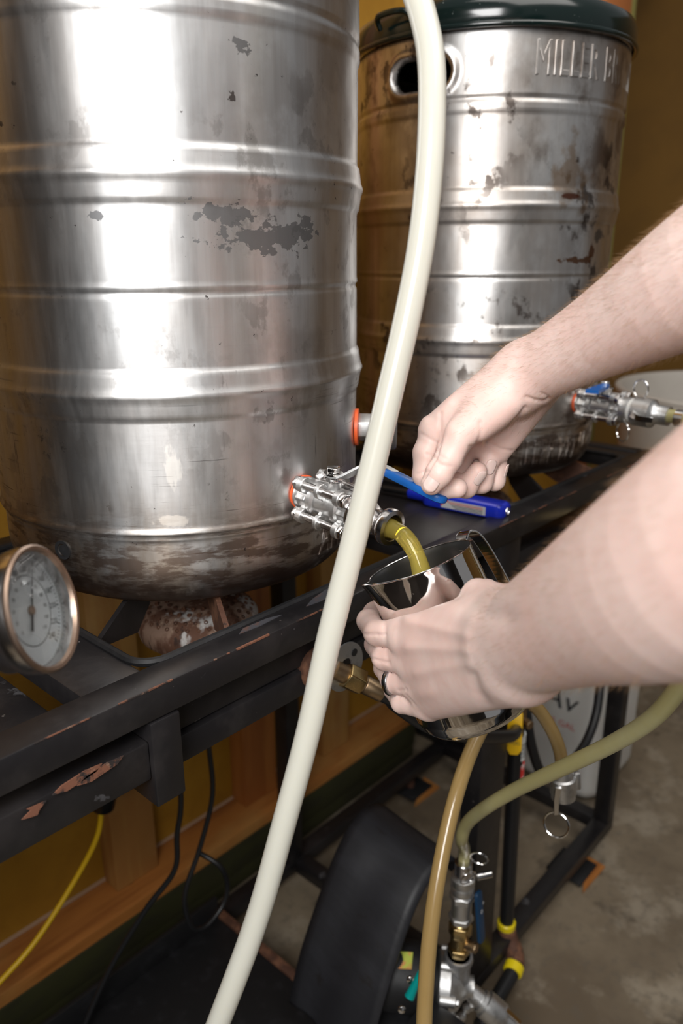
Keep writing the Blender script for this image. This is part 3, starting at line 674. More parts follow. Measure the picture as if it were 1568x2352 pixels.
# ------------------------------------------------------------------ pitcher
PO = Vector(at(962, 1291, .705))
view = (PO-Vector(CAM)).normalized()
ax_img = (Vector(Rt)*(.372)-Vector(Up)*(.928)); ax_img = (ax_img-view*ax_img.dot(view)).normalized()
PA = (ax_img*math.cos(math.radians(11))+view*math.sin(math.radians(11))).normalized()      # rim -> base
E2 = -view; E2 = (E2-PA*E2.dot(PA)).normalized(); E1 = PA.cross(E2).normalized()
if E1.dot(Vector(Rt)) > 0: E1 = -E1                                                          # towards the spout, left
def pr(h): # radius at depth h below rim
    T = [(0, .0498), (.004, .0497), (.03, .0512), (.07, .0535), (.105, .0555), (.125, .0567), (.138, .0560), (.147, .0530), (.153, .0475), (.1555, .040)]
    for (a, ra), (b, rb) in zip(T, T[1:]):
        if h <= b: return ra+(rb-ra)*(h-a)/(b-a)
    return T[-1][1]
pit = empty('steaming_pitcher', tuple(PO+PA*.156), 'polished stainless steel pitcher tilted under the stream, held in the near hand', 'pitcher')
SA = .60
def pitch_surface(off, hs, n=128):
    V = []; F_ = []
    for h in hs:
        for i in range(n):
            a = 2*PI*i/n; r = pr(h)+off
            g = math.exp(-((((a-SA+PI) % (2*PI))-PI)/.33)**2); fall = max(0, 1-h/.050)
            r += .0135*g*fall**1.8; lift = -.0055*g*fall**2
            g2 = math.exp(-((abs(((a-SA+PI) % (2*PI))-PI)-.50)/.20)**2); r -= .0022*g2*fall
            V.append(PO+E1*r*math.cos(a)+E2*r*math.sin(a)+PA*(h+lift))
    for j in range(len(hs)-1):
        for i in range(n): k = (i+1) % n; F_.append([j*n+i, j*n+k, (j+1)*n+k, (j+1)*n+i])
    return V, F_, n
hs = list(np.linspace(0, .05, 26))+list(np.linspace(.054, .125, 24))+list(np.linspace(.127, .1555, 18))
V, F_, n = pitch_surface(0, hs); c = len(V); V.append(PO+PA*.1545); F_ += [[c, (len(hs)-1)*n+i, (len(hs)-1)*n+(i+1) % n] for i in range(n)]
MB().add(V, F_, True).build('outer_wall', 'mirror_steel', pit)
V, F_, n = pitch_surface(-.0011, hs); c = len(V); V.append(PO+PA*.1525); F_ += [[c, (len(hs)-1)*n+(i+1) % n, (len(hs)-1)*n+i] for i in range(n)]
MB().add(V, F_, True).build('inner_wall', 'brushed_inside', pit)
Va, _, n = pitch_surface(0, [0]); Vb, _, _ = pitch_surface(-.0011, [0]); mid = [(a+b)/2 for a, b in zip(Va, Vb)]
rm = MB(); rm.tube(mid+[mid[0]], .0008, 8, False, 1, False); rm.build('rim', 'bright_steel', pit)
lq = MB(); hl = .118; V = []; upw = Vector((0, 0, 1))
for i in range(64):
    a = 2*PI*i/64; d = E1*math.cos(a)+E2*math.sin(a)
    # level surface: walk along the wall until the height matches
    z0 = (PO+PA*hl).z; h = hl
    for _ in range(12): r = pr(min(max(h, .02), .15))-.0014; p = PO+d*r+PA*h; h += (p.z-z0)/(-PA.z)*.9; h = min(max(h, .03), .153)
    V.append(p)
lq.add(V, [list(range(64))], False); lo_ = lq.build('liquid_surface', 'wort', pit)
HD = -(E1*math.cos(SA)+E2*math.sin(SA)); HS = PA.cross(HD).normalized()
hp = lambda r, h: PO+HD*r+PA*h
path = catmull([hp(.0495, .010), hp(.0545, .000), hp(.062, -.004), hp(.070, .001), hp(.0755, .014), hp(.080, .035), hp(.0845, .065), hp(.086, .090), hp(.080, .105), hp(.068, .110), hp(.0565, .110)], 6)
hb = MB(); strip(hb, path, HS, .017, .013, .0016); hb.build('handle', 'mirror_steel', pit)
for sg in (-1, 1): MB().tube([p+HS*sg*(.0083-.0018*i/len(path)) for i, p in enumerate(path)], .0010, 6, True, 1, False).build('handle_edge', 'bright_steel', pit)

# ------------------------------------------------------------------ stream of wort
mouth = Vector(VP(0, -.001, .1165))
s0 = Vector(VP(0, -.002, .095)); S = [s0, mouth+vd*.002, mouth+vd*.014+Vector((0, 0, -.0025)), mouth+vd*.027+Vector((0, 0, -.014)), mouth+vd*.036+Vector((0, 0, -.036)), mouth+vd*.042+Vector((0, 0, -.070)), mouth+vd*.045+Vector((0, 0, -.105))]
print('stream px', [tuple(round(v, 3) for v in pix(tuple(p))) for p in S])
ws = MB().tube(S, lambda t: .0098-.0022*math.sin(PI*min(1, t*1.3))+.0004*math.sin(t*21), 20, True, 8).build('wort_stream', 'wort', None, tuple(mouth))
tag(ws, 'yellow-green stream of liquid pouring from the steel spout into the pitcher', 'liquid stream')

# ------------------------------------------------------------------ hoses
h1_ = MB().tube([at(560, -900, .66), at(700, -620, .61), at(820, -360, .58), at(900, -190, .567), at(945, -45, .562), at(972, 40, .560), at(989, 130, .558), at(992, 250, .558), at(985, 400, .560), at(967, 560, .565), at(937, 720, .572), at(900, 880, .58), at(858, 1060, .59), at(808, 1260, .60), at(757, 1460, .61), at(708, 1680, .62), at(655, 1880, .63), at(590, 2110, .645), at(505, 2340, .66), at(440, 2500, .68), at(360, 2700, .72), at(280, 2950, .80)], .0101, 28, True, 8).build('brewing_hose', 'tube_white', None, at(858, 1060, .59))
tag(h1_, 'long milky white silicone hose hanging in front of the kegs from top to bottom', 'hose')
cm = at(1291, 1770, .96)
h2_ = MB().tube([at(960, 3000, .80), at(968, 2700, .76), at(972, 2430, .75), at(976, 2300, .755), at(988, 2140, .765), at(1012, 1980, .78), at(1046, 1830, .80), at(1088, 1710, .83), at(1135, 1630, .86), at(1185, 1600, .885), at(1228, 1622, .905), at(1262, 1668, .925), at(1284, 1720, .945), at(1291, 1770, .96)], .0080, 24, True, 8).build('brewing_hose', 'tube_amber', None, at(1012, 1980, .78))
tag(h2_, 'amber tinted hose rising from the bottom edge and arching over behind the pitcher', 'hose')
pc = Vector((.250, -.245, 0))
PT = Vector((.250, -.245, .400))
h3_ = MB().tube([tuple(PT+Vector((0, 0, -.02))), tuple(PT+Vector((0, 0, .02))), at(1060, 1930, 1.01), at(1070, 1895, .98), at(1105, 1862, .94), at(1180, 1816, .88), at(1290, 1764, .80), at(1410, 1706, .73), at(1500, 1648, .68), at(1568, 1570, .64), at(1640, 1480, .60)], .0082, 24, True, 8).build('brewing_hose', 'tube_green', None, at(1290, 1738, .80))
tag(h3_, 'pale greenish hose curving from the pump up to the right edge', 'hose')
print('pump top px', pix(tuple(PT)))
# quick coupler hanging on the amber hose
qc = empty('hose_coupler', tuple(cm), 'steel quick coupler with pull rings hanging on the end of the amber hose', 'coupler')
qd = (Vector(at(1293, 1830, .97))-Vector(cm)).normalized()
mb = MB(); mb.lathe([(.0085, -.006), (.0120, -.004), (.0135, .003), (.0135, .008), (.0160, .010), (.0165, .030), (.0150, .033), (.0150, .038)], frame(cm, qd), 32); mb.build('coupler_body', 'cast_steel', qc)
p = Vector(cm)+qd*.018-Vector(Rt)*.010-Vector(Fw)*.016
mb = MB(); strip(mb, [p, p-Vector(Rt)*.003+qd*.018, p-Vector(Rt)*.004+qd*.038], Vector(Rt), .007, .005, .003); mb.build('cam_arm', 'bright_steel', qc)
MB().torus(p-Vector(Rt)*.004+qd*.053, Vector(Fw)*.8+Vector(Rt)*.5, .0155, .0013, 32, 8).build('pull_ring', 'bright_steel', qc)
p = Vector(cm)+qd*.014+Vector(Rt)*.018
mb = MB(); mb.box(-.004, .004, -.004, .004, -.012, .012, .002, frame(p, qd)); mb.build('cam_arm', 'cast_steel', qc)

# ------------------------------------------------------------------ pump assembly
pu = empty('brewing_pump', (.25, -.245, .079), 'steel pump head with ball valve column and blue lever beside the black flap', 'pump')
def C_(z0, z1, r, n=28, bev=.001): return MB().cyl((.25, -.245, z0), (.25, -.245, z1), r, n, bev=bev)
C_(.376, .400, .0125).build('hose_barb', 'turned_steel', pu)
mb = MB(); mb.lathe([(.0125, 0), (.0165, .002), (.0172, .010), (.0155, .014), (.0172, .018), (.0172, .028), (.013, .030)], Matrix.Translation((.25, -.245, .346)), 32); mb.build('coupler', 'cast_steel', pu)
MB().torus((.262, -.262, .408), (.7, .3, .2), .012, .0012, 24, 6).build('pull_ring', 'bright_steel', pu)
MB().torus((.236, -.262, .392), (.3, .8, .2), .012, .0012, 24, 6).build('pull_ring', 'bright_steel', pu)
MB().cyl((.258, -.262, .378), (.276, -.276, .380), .0050, 14, bev=.001).build('coupler_pin', 'bright_steel', pu)
mb = C_(.295, .345, .0150); mb.prism(hexa(.0185), Matrix.Translation((.25, -.245, .298)), .008, .001); mb.prism(hexa(.0185), Matrix.Translation((.25, -.245, .334)), .010, .001)
mb.build('steel_adapter', 'cast_steel', pu)
mb = C_(.232, .294, .0135); mb.prism(hexa(.017), Matrix.Translation((.25, -.245, .270)), .020, .001); mb.prism(hexa(.017), Matrix.Translation((.25, -.245, .236)), .012, .001); mb.build('brass_valve', 'brass', pu)
mb = MB(); hv = Vector((.25, -.245, .254)); hdv = (Vector(Rt)*.8-Vector(Fw)*.6).normalized(); mb.cyl(hv+hdv*.010, hv+hdv*.024, .008, 18, bev=.001); mb.prism(hexa(.0075), frame(hv+hdv*.022, hdv), .006, .0008); mb.build('valve_stem', 'bronze', pu)
pl = hv+hdv*.027; pu_d = Vector((.02, -.0, .075))
mb = MB(); mb.prism(rrect(.078, .0175, .006), frame(pl+Vector((.004, 0, .055)), hdv, Vector((.12, 0, 1))) @ Matrix.Translation((0, 0, -.002)), .005, .0015); bl = mb.build('blue_lever', 'navy_vinyl', pu)
for k in range(4):
    V, F_ = text_mesh(('*', 'o', 'WOG', '600')[k], .011 if k < 2 else .0075, 0); fm = frame(pl+Vector((.004, 0, .082-.017*k))+hdv*.0034, hdv, Vector((0, 0, 1)) if k > 1 else None)
    mb = MB(); mb.add([fm @ v for v in V], F_); mb.build('marking', 'white_ink', bl)
mb = C_(.185, .231, .0180); mb.lathe([(.0205, 0), (.0215, .003), (.0205, .010), (.018, .011)], Matrix.Translation((.25, -.245, .220)), 32); mb.build('steel_tee', 'dull_zinc', pu)
hd_ = Vector((.25, -.245, .172)); fx = (Vector((.55, -.83, -.05))).normalized()
mb = MB(); mb.lathe([(.0001, -.030), (.042, -.030), (.045, -.027), (.045, -.012), (.040, -.008), (.034, .002), (.020, .010), (.016, .016), (.016, .024)], frame(hd_, fx), 48, cap=False); mb.build('pump_head', 'cast_steel', pu)
mb = MB(); sd = fx.cross(Vector((0, 0, 1))).normalized()
for i in range(6):
    a = 2*PI*i/6+.3; q = hd_+fx*-.012+(sd*math.cos(a)+Vector((0, 0, 1))*math.sin(a))*.043; mb = MB(); mb.cyl(q-fx*.014, q+fx*.010, .0085, 14, bev=.001); mb.prism(hexa(.0055), frame(q+fx*.010, fx), .005, .0006); mb.build('clamp_bolt', 'cast_steel', pu)
fo = hd_+fx*.010; fe = Vector(at(1100, 2300, .99)); fd = (Vector(at(1165, 2350, pix(tuple(fo))[2]-.015))-fo).normalized()
mb = MB(); mb.lathe([(.013, .0), (.013, .030), (.017, .031), (.017, .036), (.0205, .038), (.0205, .066), (.018, .069), (.0155, .075), (.0155, .084), (.0120, .090), (.0120, .115)], frame(fo, fd), 32); mb.build('outlet_coupler', 'cast_steel', pu)
for sg in (-1, 1):
    q = fo+fd*.055+Vector((0, 0, 1))*sg*.018; mb = MB(); strip(mb, [q, q+fd*.02+Vector((0, 0, sg*.004)), q+fd*.045+Vector((0, 0, sg*.002))], fd.cross(Vector((0, 0, 1))), .009, .006, .003); mb.build('cam_arm', 'bright_steel', pu)
MB().lathe([(.0165, 0), (.0165, .004), (.013, .005)], frame(fo+fd*.031, fd), 28).build('seal_ring', 'white_plastic', pu)
for i in range(5):
    q = hd_+Vector((-.01+.012*i, -.01, -.052-.006*(i % 2))); MB().lathe([(.0001, -.006), (.006, -.004), (.007, 0), (.006, .004), (.0001, .006)], Matrix.Translation(q), 14).build('wing_screw', 'cast_steel', pu)
# pump motor and its mounting
mo = MB(); mo.cyl(tuple(hd_-fx*.031), tuple(hd_-fx*.155), .050, 40, bev=.006); mo.box(.13, .27, -.225, -.10, .080, .118, .006)
mo = mo.build('motor', 'black_matte', pu)
q = hd_-fx*.075+Vector((-.018, -.0, .046)); 
mb = MB(); fm = frame(q, Vector((-.35, 0, .93)), fx); mb.box(-.018, .018, -.012, .012, 0, .001, 0, fm); mb.build('yellow_sticker', mat('sticker', (.55, .62, .10), .5, 0, [((40, 40, 40), .5, .6, (.75, .25, .12), .5, .8)]), mo)
tl = Vector(at(940, 2290, 1.0)); td = (Vector(at(965, 2235, 1.0))-tl).normalized()
MB().tube([tl, tl+td*.010, tl+td*.022, tl+td*.036], lambda t: .0068-.0028*t, 14).build('teal_toggle', 'teal_plastic', pu)
MB().cyl(tl+td*.036, tl+td*.044-Vector(Fw)*-.02, .003, 10).build('toggle_shank', 'bright_steel', pu)
for px2 in ((922, 2318), (942, 2250)):
    q = Vector(at(px2[0], px2[1], 1.01)); MB().lathe([(.0001, -.004), (.0045, -.002), (.005, 0), (.0045, .002), (.0001, .004)], frame(q, -Vector(Fw)), 16).build('screw_head', 'bright_steel', pu)
MB().box(.135, .20, -.300, -.230, .0955, .185, .006).build('switch_box', 'black_rubber', pu)
# black flap: curved sheet
pf = [(.335, .300), (.325, .335), (.300, .357), (.265, .366), (.235, .358), (.205, .335), (.178, .300), (.150, .255), (.124, .208), (.104, .160), (.092, .125)]
Q = catmull([(x, 0, z) for x, z in pf], 5); V = []; F_ = []; ny = 10
for i, q in enumerate(Q):
    t = i/(len(Q)-1)
    for j in range(ny+1): V.append((q.x+.004*math.sin(j*1.1+t*5)*t, -.040-.150*j/ny-.010*t, q.z-.022*(j/ny)))
for i in range(len(Q)-1):
    for j in range(ny): a = i*(ny+1)+j; F_.append([a, a+1, a+ny+2, a+ny+1])
fl = MB().add(V, F_, True).build('pump_cover', 'rubber_flap', None, (.2, -.12, .095)); so = fl.modifiers.new('t', 'SOLIDIFY'); so.thickness = .005; so.offset = 0
tag(fl, 'bent black rubber sheet arched over the pump under the stand', 'cover')

# ------------------------------------------------------------------ gas pipe with tape and tags
gp = empty('gas_pipe', (.452, -.20, .02), 'black gas pipe with yellow tape rings and red label beside the front leg', 'pipe')
MB().cyl((.467, -.205, .100), (.450, -.205, .512), .0125, 24).build('riser', 'black_rubber', gp)
MB().cyl((.4675, -.205, .086), (.467, -.205, .100), .0160, 24, bev=.002).build('yellow_tape', 'yellow_tape', gp)
mb = MB(); mb.tube([(.4675, -.205, .087), (.4655, -.214, .066), (.458, -.230, .052), (.440, -.2415, .047)], .0155, 20); mb.build('elbow', 'rusty_iron', gp)
MB().cyl((.442, -.2405, .047), (.426, -.2440, .044), .0165, 24, bev=.002).build('yellow_tape', 'yellow_tape', gp)
MB().cyl((.426, -.2440, .044), (.315, -.252, .030), .0125, 24).build('floor_pipe', 'black_rubber', gp)
MB().cyl((.4592, -.205, .384), (.4572, -.205, .434), .0137, 24).build('red_label', 'red_label', gp)
wl_ = MB().cyl((.4568, -.205, .444), (.4543, -.205, .490), .0139, 24).build('barcode_label', 'white_label', gp)
for k in range(11):
    z = .450+.0026*k; MB().cyl((.4568-.00006*k*2.6, -.205, z), (.4568-.00006*k*2.6, -.205, z+(.0007 if k % 3 else .0013)), .01405, 24).build('barcode_line', 'ink', wl_)
gv = MB(); gv.cyl((.452, -.205, .500), (.452, -.205, .545), .013, 6, bev=.001); gv.cyl((.452, -.205, .520), (.495, -.185, .535), .011, 20, bev=.001); gv.cyl((.452, -.205, .520), (.444, -.232, .520), .007, 16, bev=.001); gv = gv.build('gas_valve', 'bronze', gp)
hp_ = Vector(at(1180, 1688, pix((.448, -.236, .5))[2]-.004))
mb = MB(); mb.prism([(-.022, .030), (.014, .036), (.012, -.022), (.006, -.030), (-.006, -.030), (-.011, -.022), (-.010, .012), (-.024, .012)], frame(hp_, -Vector(Fw)-Vector(Rt)*.3, Vector(Rt)), .006, .002); hh = mb.build('yellow_handle', 'yellow_plastic', gv)
for k in range(3):
    V, F_ = text_mesh(('GAS', '1/2', 'WOG')[k], .0075, 0); fm = frame(hp_-Vector(Fw)*.0072-Vector(Rt)*.002+Vector(Up)*(.008-.0095*k), -Vector(Fw)-Vector(Rt)*.3, Vector(Rt)); mb = MB(); mb.add([fm @ v for v in V], F_); mb.build('marking', 'ink', hh)
MB().tube([(.452, -.2, .53), (.50, -.18, .545), (.56, -.17, .57), (.66, -.175, .66), (.70, -.18, .765)], .013, 16).build('manifold_pipe', 'black_rubber', gp)
MB().cyl((.497, -.184, .534), (.507, -.180, .546), .0145, 20, bev=.002).build('yellow_tape', 'yellow_tape', gp)

# ------------------------------------------------------------------ white canister and drum
cx, cy = 1.085, -.035
wc = empty('plastic_canister', (cx, cy, 0), 'white plastic canister with dark script lettering on the floor behind the stand', 'container')
mb = MB(); prof = [(0, .86), (.012, .95), (.03, 1), (.49, 1), (.515, .95), (.527, .80), (.532, .5), (.534, .3)]; V = []; base = rrect(.235, .205, .035, 6); n = len(base)
for z, s_ in prof: V += [(cx+x*s_, cy+y*s_, z+.002) for x, y in base]
F_ = [list(range(n))[::-1], [(len(prof)-1)*n+i for i in range(n)]]
for j in range(len(prof)-1):
    for i in range(n): k = (i+1) % n; F_.append([j*n+i, j*n+k, (j+1)*n+k, (j+1)*n+i])
mb.add(V, F_, True).build('jug_body', 'white_plastic', wc)
MB().cyl((cx, cy, .536), (cx, cy, .560), .03, 28, bev=.003).build('cap', 'white_plastic', wc)
def wall_text(txt, size, y, z, m, lean=.25):
    V, F_ = text_mesh(txt, size, 0); mb = MB(); mb.add([(cx-.1183, y-v.x-v.y*lean, z+v.y) for v in V], F_); return mb.build('lettering', m, wc)
wall_text('LAv', .075, -.02, .245, 'ink'); wall_text('e~', .07, -.03, .365, 'label_grey'); wall_text('PURE 5 GAL', .022, -.02, .185, 'red_ink', 0); wall_text('distilled', .018, -.02, .155, 'label_grey', 0)
dx, dy = 1.93, -.08
dr_ = empty('plastic_tub', (dx, dy, .43), 'large cream white plastic tub behind the far end of the stand', 'tub')
mb = MB().lathe([(0, .0), (.325, .0), (.335, .02), (.352, .37), (.362, .375), (.370, .400), (.366, .410), (.350, .412), (.342, .395), (.325, .03), (0, .02)], Matrix.Translation((dx, dy, .4302)), 80); mb.build('tub_wall', 'drum_plastic', dr_)
MB().torus((dx, dy, .838), (0, 0, 1), .362, .009, 80, 10).build('tub_rim', 'drum_plastic', dr_)
cr = empty('low_bench', (dx, dy, 0), 'dark brown bench under the white tub, mostly hidden by the near forearm', 'bench')
MB().box(dx-.36, dx+.34, dy-.30, dy+.30, .39, .4298, .004).build('bench_top', 'bench_brown', cr)
for sx in (-1, 1):
    for sy in (-1, 1): MB().box(dx+sx*.30-.03, dx+sx*.30+.03, dy+sy*.26-.03, dy+sy*.26+.03, .0005, .3895, .004).build('leg', 'bench_brown', cr)
MB().box(dx-.328, dx-.30, dy-.229, dy+.229, .02, .389, .003).build('side_panel', 'bench_brown', cr)

# ------------------------------------------------------------------ cables
c1 = MB().tube([(-.02, .12, .62), (-.035, .19, .50), (-.045, .205, .43), (-.060, .205, .38), (-.10, .21, .325), (-.17, .21, .264), (-.235, .21, .232), (-.36, .20, .19), (-.50, .16, .10)], .0042, 12).build('power_cable', 'yellow_cable', None, (-.06, .2, .38)); tag(c1, 'yellow cable running down in front of the wooden wall at lower left', 'cable')
pg = MB(); pg.cyl((-.036, .190, .500), (-.045, .204, .425), .021, 20, r2=.017, bev=.003); pg.build('plug', 'black_rubber', c1)
c2_ = MB().tube([(.03, .11, .60), (.024, .10, .46), (.012, .10, .40), (.002, .10, .341), (-.042, .12, .284), (-.10, .14, .20), (-.16, .15, .10)], .0042, 10).build('brown_cable', 'black_rubber', None, (.002, .1, .34)); tag(c2_, 'dark brown cord hanging straight down beside the yellow cable', 'cable')
c3_ = MB().tube([(.075, .10, .60), (.080, .10, .513), (.080, .10, .428), (.050, .10, .350), (.022, .10, .300), (.015, .10, .265), (.025, .10, .215), (.050, .10, .197), (.085, .10, .212), (.098, .10, .245), (.086, .10, .291), (.070, .13, .31)], .0040, 10).build('looped_cable', 'black_rubber', None, (.08, .1, .43)); tag(c3_, 'black cord hanging in a round loop left of the white hose', 'cable')
c4_ = MB().tube([(.845+.02, -.15, .80), at(1384, 1480, 1.50), at(1376, 1590, 1.47), at(1366, 1650, 1.45), at(1345, 1705, 1.42), at(1312, 1752, 1.38), at(1275, 1785, 1.34), at(1243, 1775, 1.31), at(1222, 1720, 1.29), at(1210, 1650, 1.28), at(1206, 1580, 1.28), at(1215, 1500, 1.28)], .0085, 12).build('rubber_hose', 'black_rubber', None, (.88, -.19, .14)); tag(c4_, 'black rubber hose drooping in a wide arc in front of the white canister', 'hose')

# ------------------------------------------------------------------ blue lighter on the deck
lz_ = RT-.004+.0005
LA = Vector((.372, -.208, lz_)); LBk = Vector((.352, -.035, lz_)); ld = (LBk-LA).normalized(); Ll = .125
LI = empty('utility_lighter', tuple((LA+LBk)/2), 'blue plastic utility lighter with a grey label lying on the black deck plate', 'lighter')
sd_ = Vector((0, 0, 1)).cross(ld)
fm = frame(LA+ld*Ll/2, Vector((0, 0, 1)), ld); MB().prism(rrect(Ll, .034, .010), fm, .020, .0045).build('lighter_body', 'lighter_blue', LI)
fr = frame(LA+ld*Ll*.5, ld.cross(Vector((0, 0, 1))) if (ld.cross(Vector((0, 0, 1)))).dot(Vector(CAM)-LA) > 0 else -ld.cross(Vector((0, 0, 1))), ld)
sN = Vector(fr.col[2][:3]); lab = MB(); c0 = LA+ld*.058+sN*.0172+Vector((0, 0, .0098))
def lp(u, v, o_=0): return c0+ld*u+Vector((0, 0, v))+sN*o_
lb = MB(); lb.add([lp(-.034, -.0058), lp(.034, -.0058), lp(.034, .0058), lp(-.034, .0058), lp(-.034, -.0058, .0005), lp(.034, -.0058, .0005), lp(.034, .0058, .0005), lp(-.034, .0058, .0005)], [[4, 5, 6, 7], [0, 1, 5, 4], [1, 2, 6, 5], [2, 3, 7, 6], [3, 0, 4, 7]]); lb = lb.build('label', 'label_grey', LI)
for k in range(5):
    v = .0040-.0020*k; mb = MB(); mb.add([lp(-.030, v, .0007), lp(.024-.003*k, v, .0007), lp(.024-.003*k, v-.0008, .0007), lp(-.030, v-.0008, .0007)], [[0, 1, 2, 3]]); mb.build('print_line', 'red_ink' if k < 2 else 'ink', lb)
mb = MB(); mb.add([lp(.034, .0058, .0007), lp(.022, .0058, .0007), lp(.034, -.004, .0007)], [[0, 1, 2]]); mb.build('red_corner', 'red_ink', lb)
MB().torus(LA-ld*.0005+Vector((0, 0, .010)), ld, .0045, .0012, 20, 8).build('fuel_window', 'bright_steel', LI)
MB().cyl(LA+ld*(Ll-.004)+Vector((0, 0, .010)), LA+ld*(Ll+.030)+Vector((0, 0, .010)), .0085, 20, bev=.002).build('collar', 'lighter_blue', LI)
MB().cyl(LA+ld*(Ll+.030)+Vector((0, 0, .010)), LA+ld*(Ll+.075)+Vector((0, 0, .009)), .0048, 16, bev=.001).build('nozzle', 'black_rubber', LI)


# ------------------------------------------------------------------ the person: arms and hands as one distance field
def smin(a, b, k):
    h = np.maximum(k-np.abs(a-b), 0)/k; return np.minimum(a, b)-h*h*k*.25
def cone(p, a, b, ra, rb):
    a = np.asarray(a, np.float32); b = np.asarray(b, np.float32); ba = b-a; q = p-a
    h = np.clip((q@ba)/float(ba@ba), 0, 1); return np.sqrt(((q-h[:, None]*ba)**2).sum(1))-(ra+(rb-ra)*h)
def resample(pts, step=.012, it=5):
    P = [np.append(np.asarray(q, float), r) for q, r in pts]; out = [P[0]]
    for a, b in zip(P, P[1:]):
        n = max(1, int(round(np.linalg.norm((b-a)[:3])/step)))
        out += [a+(b-a)*k/n for k in range(1, n+1)]
    A = np.array(out)
    for _ in range(it): A[1:-1] = A[1:-1]*.5+(A[:-2]+A[2:])*.25
    return [(q[:3], q[3]) for q in A]
def chain(p, pts, k=.004):
    d = None
    for (a, ra), (b, rb) in zip(pts, pts[1:]):
        c = cone(p, a, b, ra, rb); d = c if d is None else (smin(d, c, k) if k else np.minimum(d, c))
    return d
def poly(p, pts):
    "distance to a limb: nearest point of the bone line, radius taken there"
    bd = None
    for (a, ra), (b, rb) in zip(pts, pts[1:]):
        a = np.asarray(a, np.float32); b = np.asarray(b, np.float32); ba = b-a; q = p-a
        h = np.clip((q@ba)/float(ba@ba), 0, 1); d = np.sqrt(((q-h[:, None]*ba)**2).sum(1)); r = ra+(rb-ra)*h
        if bd is None: bd, br = d, r
        else: m = d < bd; bd = np.where(m, d, bd); br = np.where(m, r, br)
    return bd-br
def sdf_mesh(fn, lo, hi, vs, B=8):
    lo = np.asarray(lo); nb = np.ceil((np.asarray(hi)-lo)/(vs*B)).astype(int)+1; N = nb*B+1
    G = np.ones(tuple(N), np.float32)
    I = np.stack(np.meshgrid(*[np.arange(n) for n in nb], indexing='ij'), -1).reshape(-1, 3)
    d = np.concatenate([fn((lo+(c*B+B/2)*vs).astype(np.float32)) for c in np.array_split(I, max(1, len(I)//200000))])
    for c in I[d < -.0]: G[c[0]*B:c[0]*B+B+1, c[1]*B:c[1]*B+B+1, c[2]*B:c[2]*B+B+1] = -1
    act = I[np.abs(d) < B*vs*.9+.003]; o = np.stack(np.meshgrid(*[np.arange(B+1)]*3, indexing='ij'), -1).reshape(-1, 3)
    for ch in np.array_split(act, max(1, len(act)//400)):
        P = (ch[:, None, :]*B+o[None]).reshape(-1, 3); v = fn((lo+P*vs).astype(np.float32)); G[P[:, 0], P[:, 1], P[:, 2]] = v
    S = (G < 0); cnt = np.zeros(tuple(N-1), np.int8)
    cs = [(i, j, k) for i in (0, 1) for j in (0, 1) for k in (0, 1)]
    sl = lambda i, n: slice(i, n-1+i)
    for i, j, k in cs: cnt += S[sl(i, N[0]), sl(j, N[1]), sl(k, N[2])]
    C = np.argwhere((cnt > 0) & (cnt < 8)); idm = np.full(tuple(N-1), -1, np.int32); idm[C[:, 0], C[:, 1], C[:, 2]] = np.arange(len(C))
    val = np.stack([G[C[:, 0]+i, C[:, 1]+j, C[:, 2]+k] for i, j, k in cs], 1); co = np.array(cs, np.float32)
    acc = np.zeros((len(C), 3)); num = np.zeros(len(C))
    for a in range(8):
        for b in range(a+1, 8):
            if np.abs(co[a]-co[b]).sum() != 1: continue
            va, vb_ = val[:, a], val[:, b]; m = (va < 0) != (vb_ < 0); t = np.where(m, va/np.where(m, va-vb_, 1), 0)
            acc += np.where(m[:, None], co[a]+(co[b]-co[a])*t[:, None], 0); num += m
    V = lo+(C+acc/num[:, None])*vs; Q = []
    for ax in range(3):
        e = [0, 0, 0]; e[ax] = 1; A = S[:-1, :-1, :-1]; Bn = S[e[0]:N[0]-1+e[0], e[1]:N[1]-1+e[1], e[2]:N[2]-1+e[2]]
        X = np.argwhere(A != Bn); o1, o2 = [x for x in range(3) if x != ax]
        X = X[(X[:, o1] > 0) & (X[:, o2] > 0)]
        def g(da, db): Y = X.copy(); Y[:, o1] -= da; Y[:, o2] -= db; return idm[Y[:, 0], Y[:, 1], Y[:, 2]]
        q = np.stack([g(0, 0), g(1, 0), g(1, 1), g(0, 1)], 1); q = q[(q >= 0).all(1)]; Q.append(q)
    return V, np.concatenate(Q)
def cs_(x, y, d): return CAM+Rt*x+Up*y+Fw*d          # metres right, up, ahead of the camera
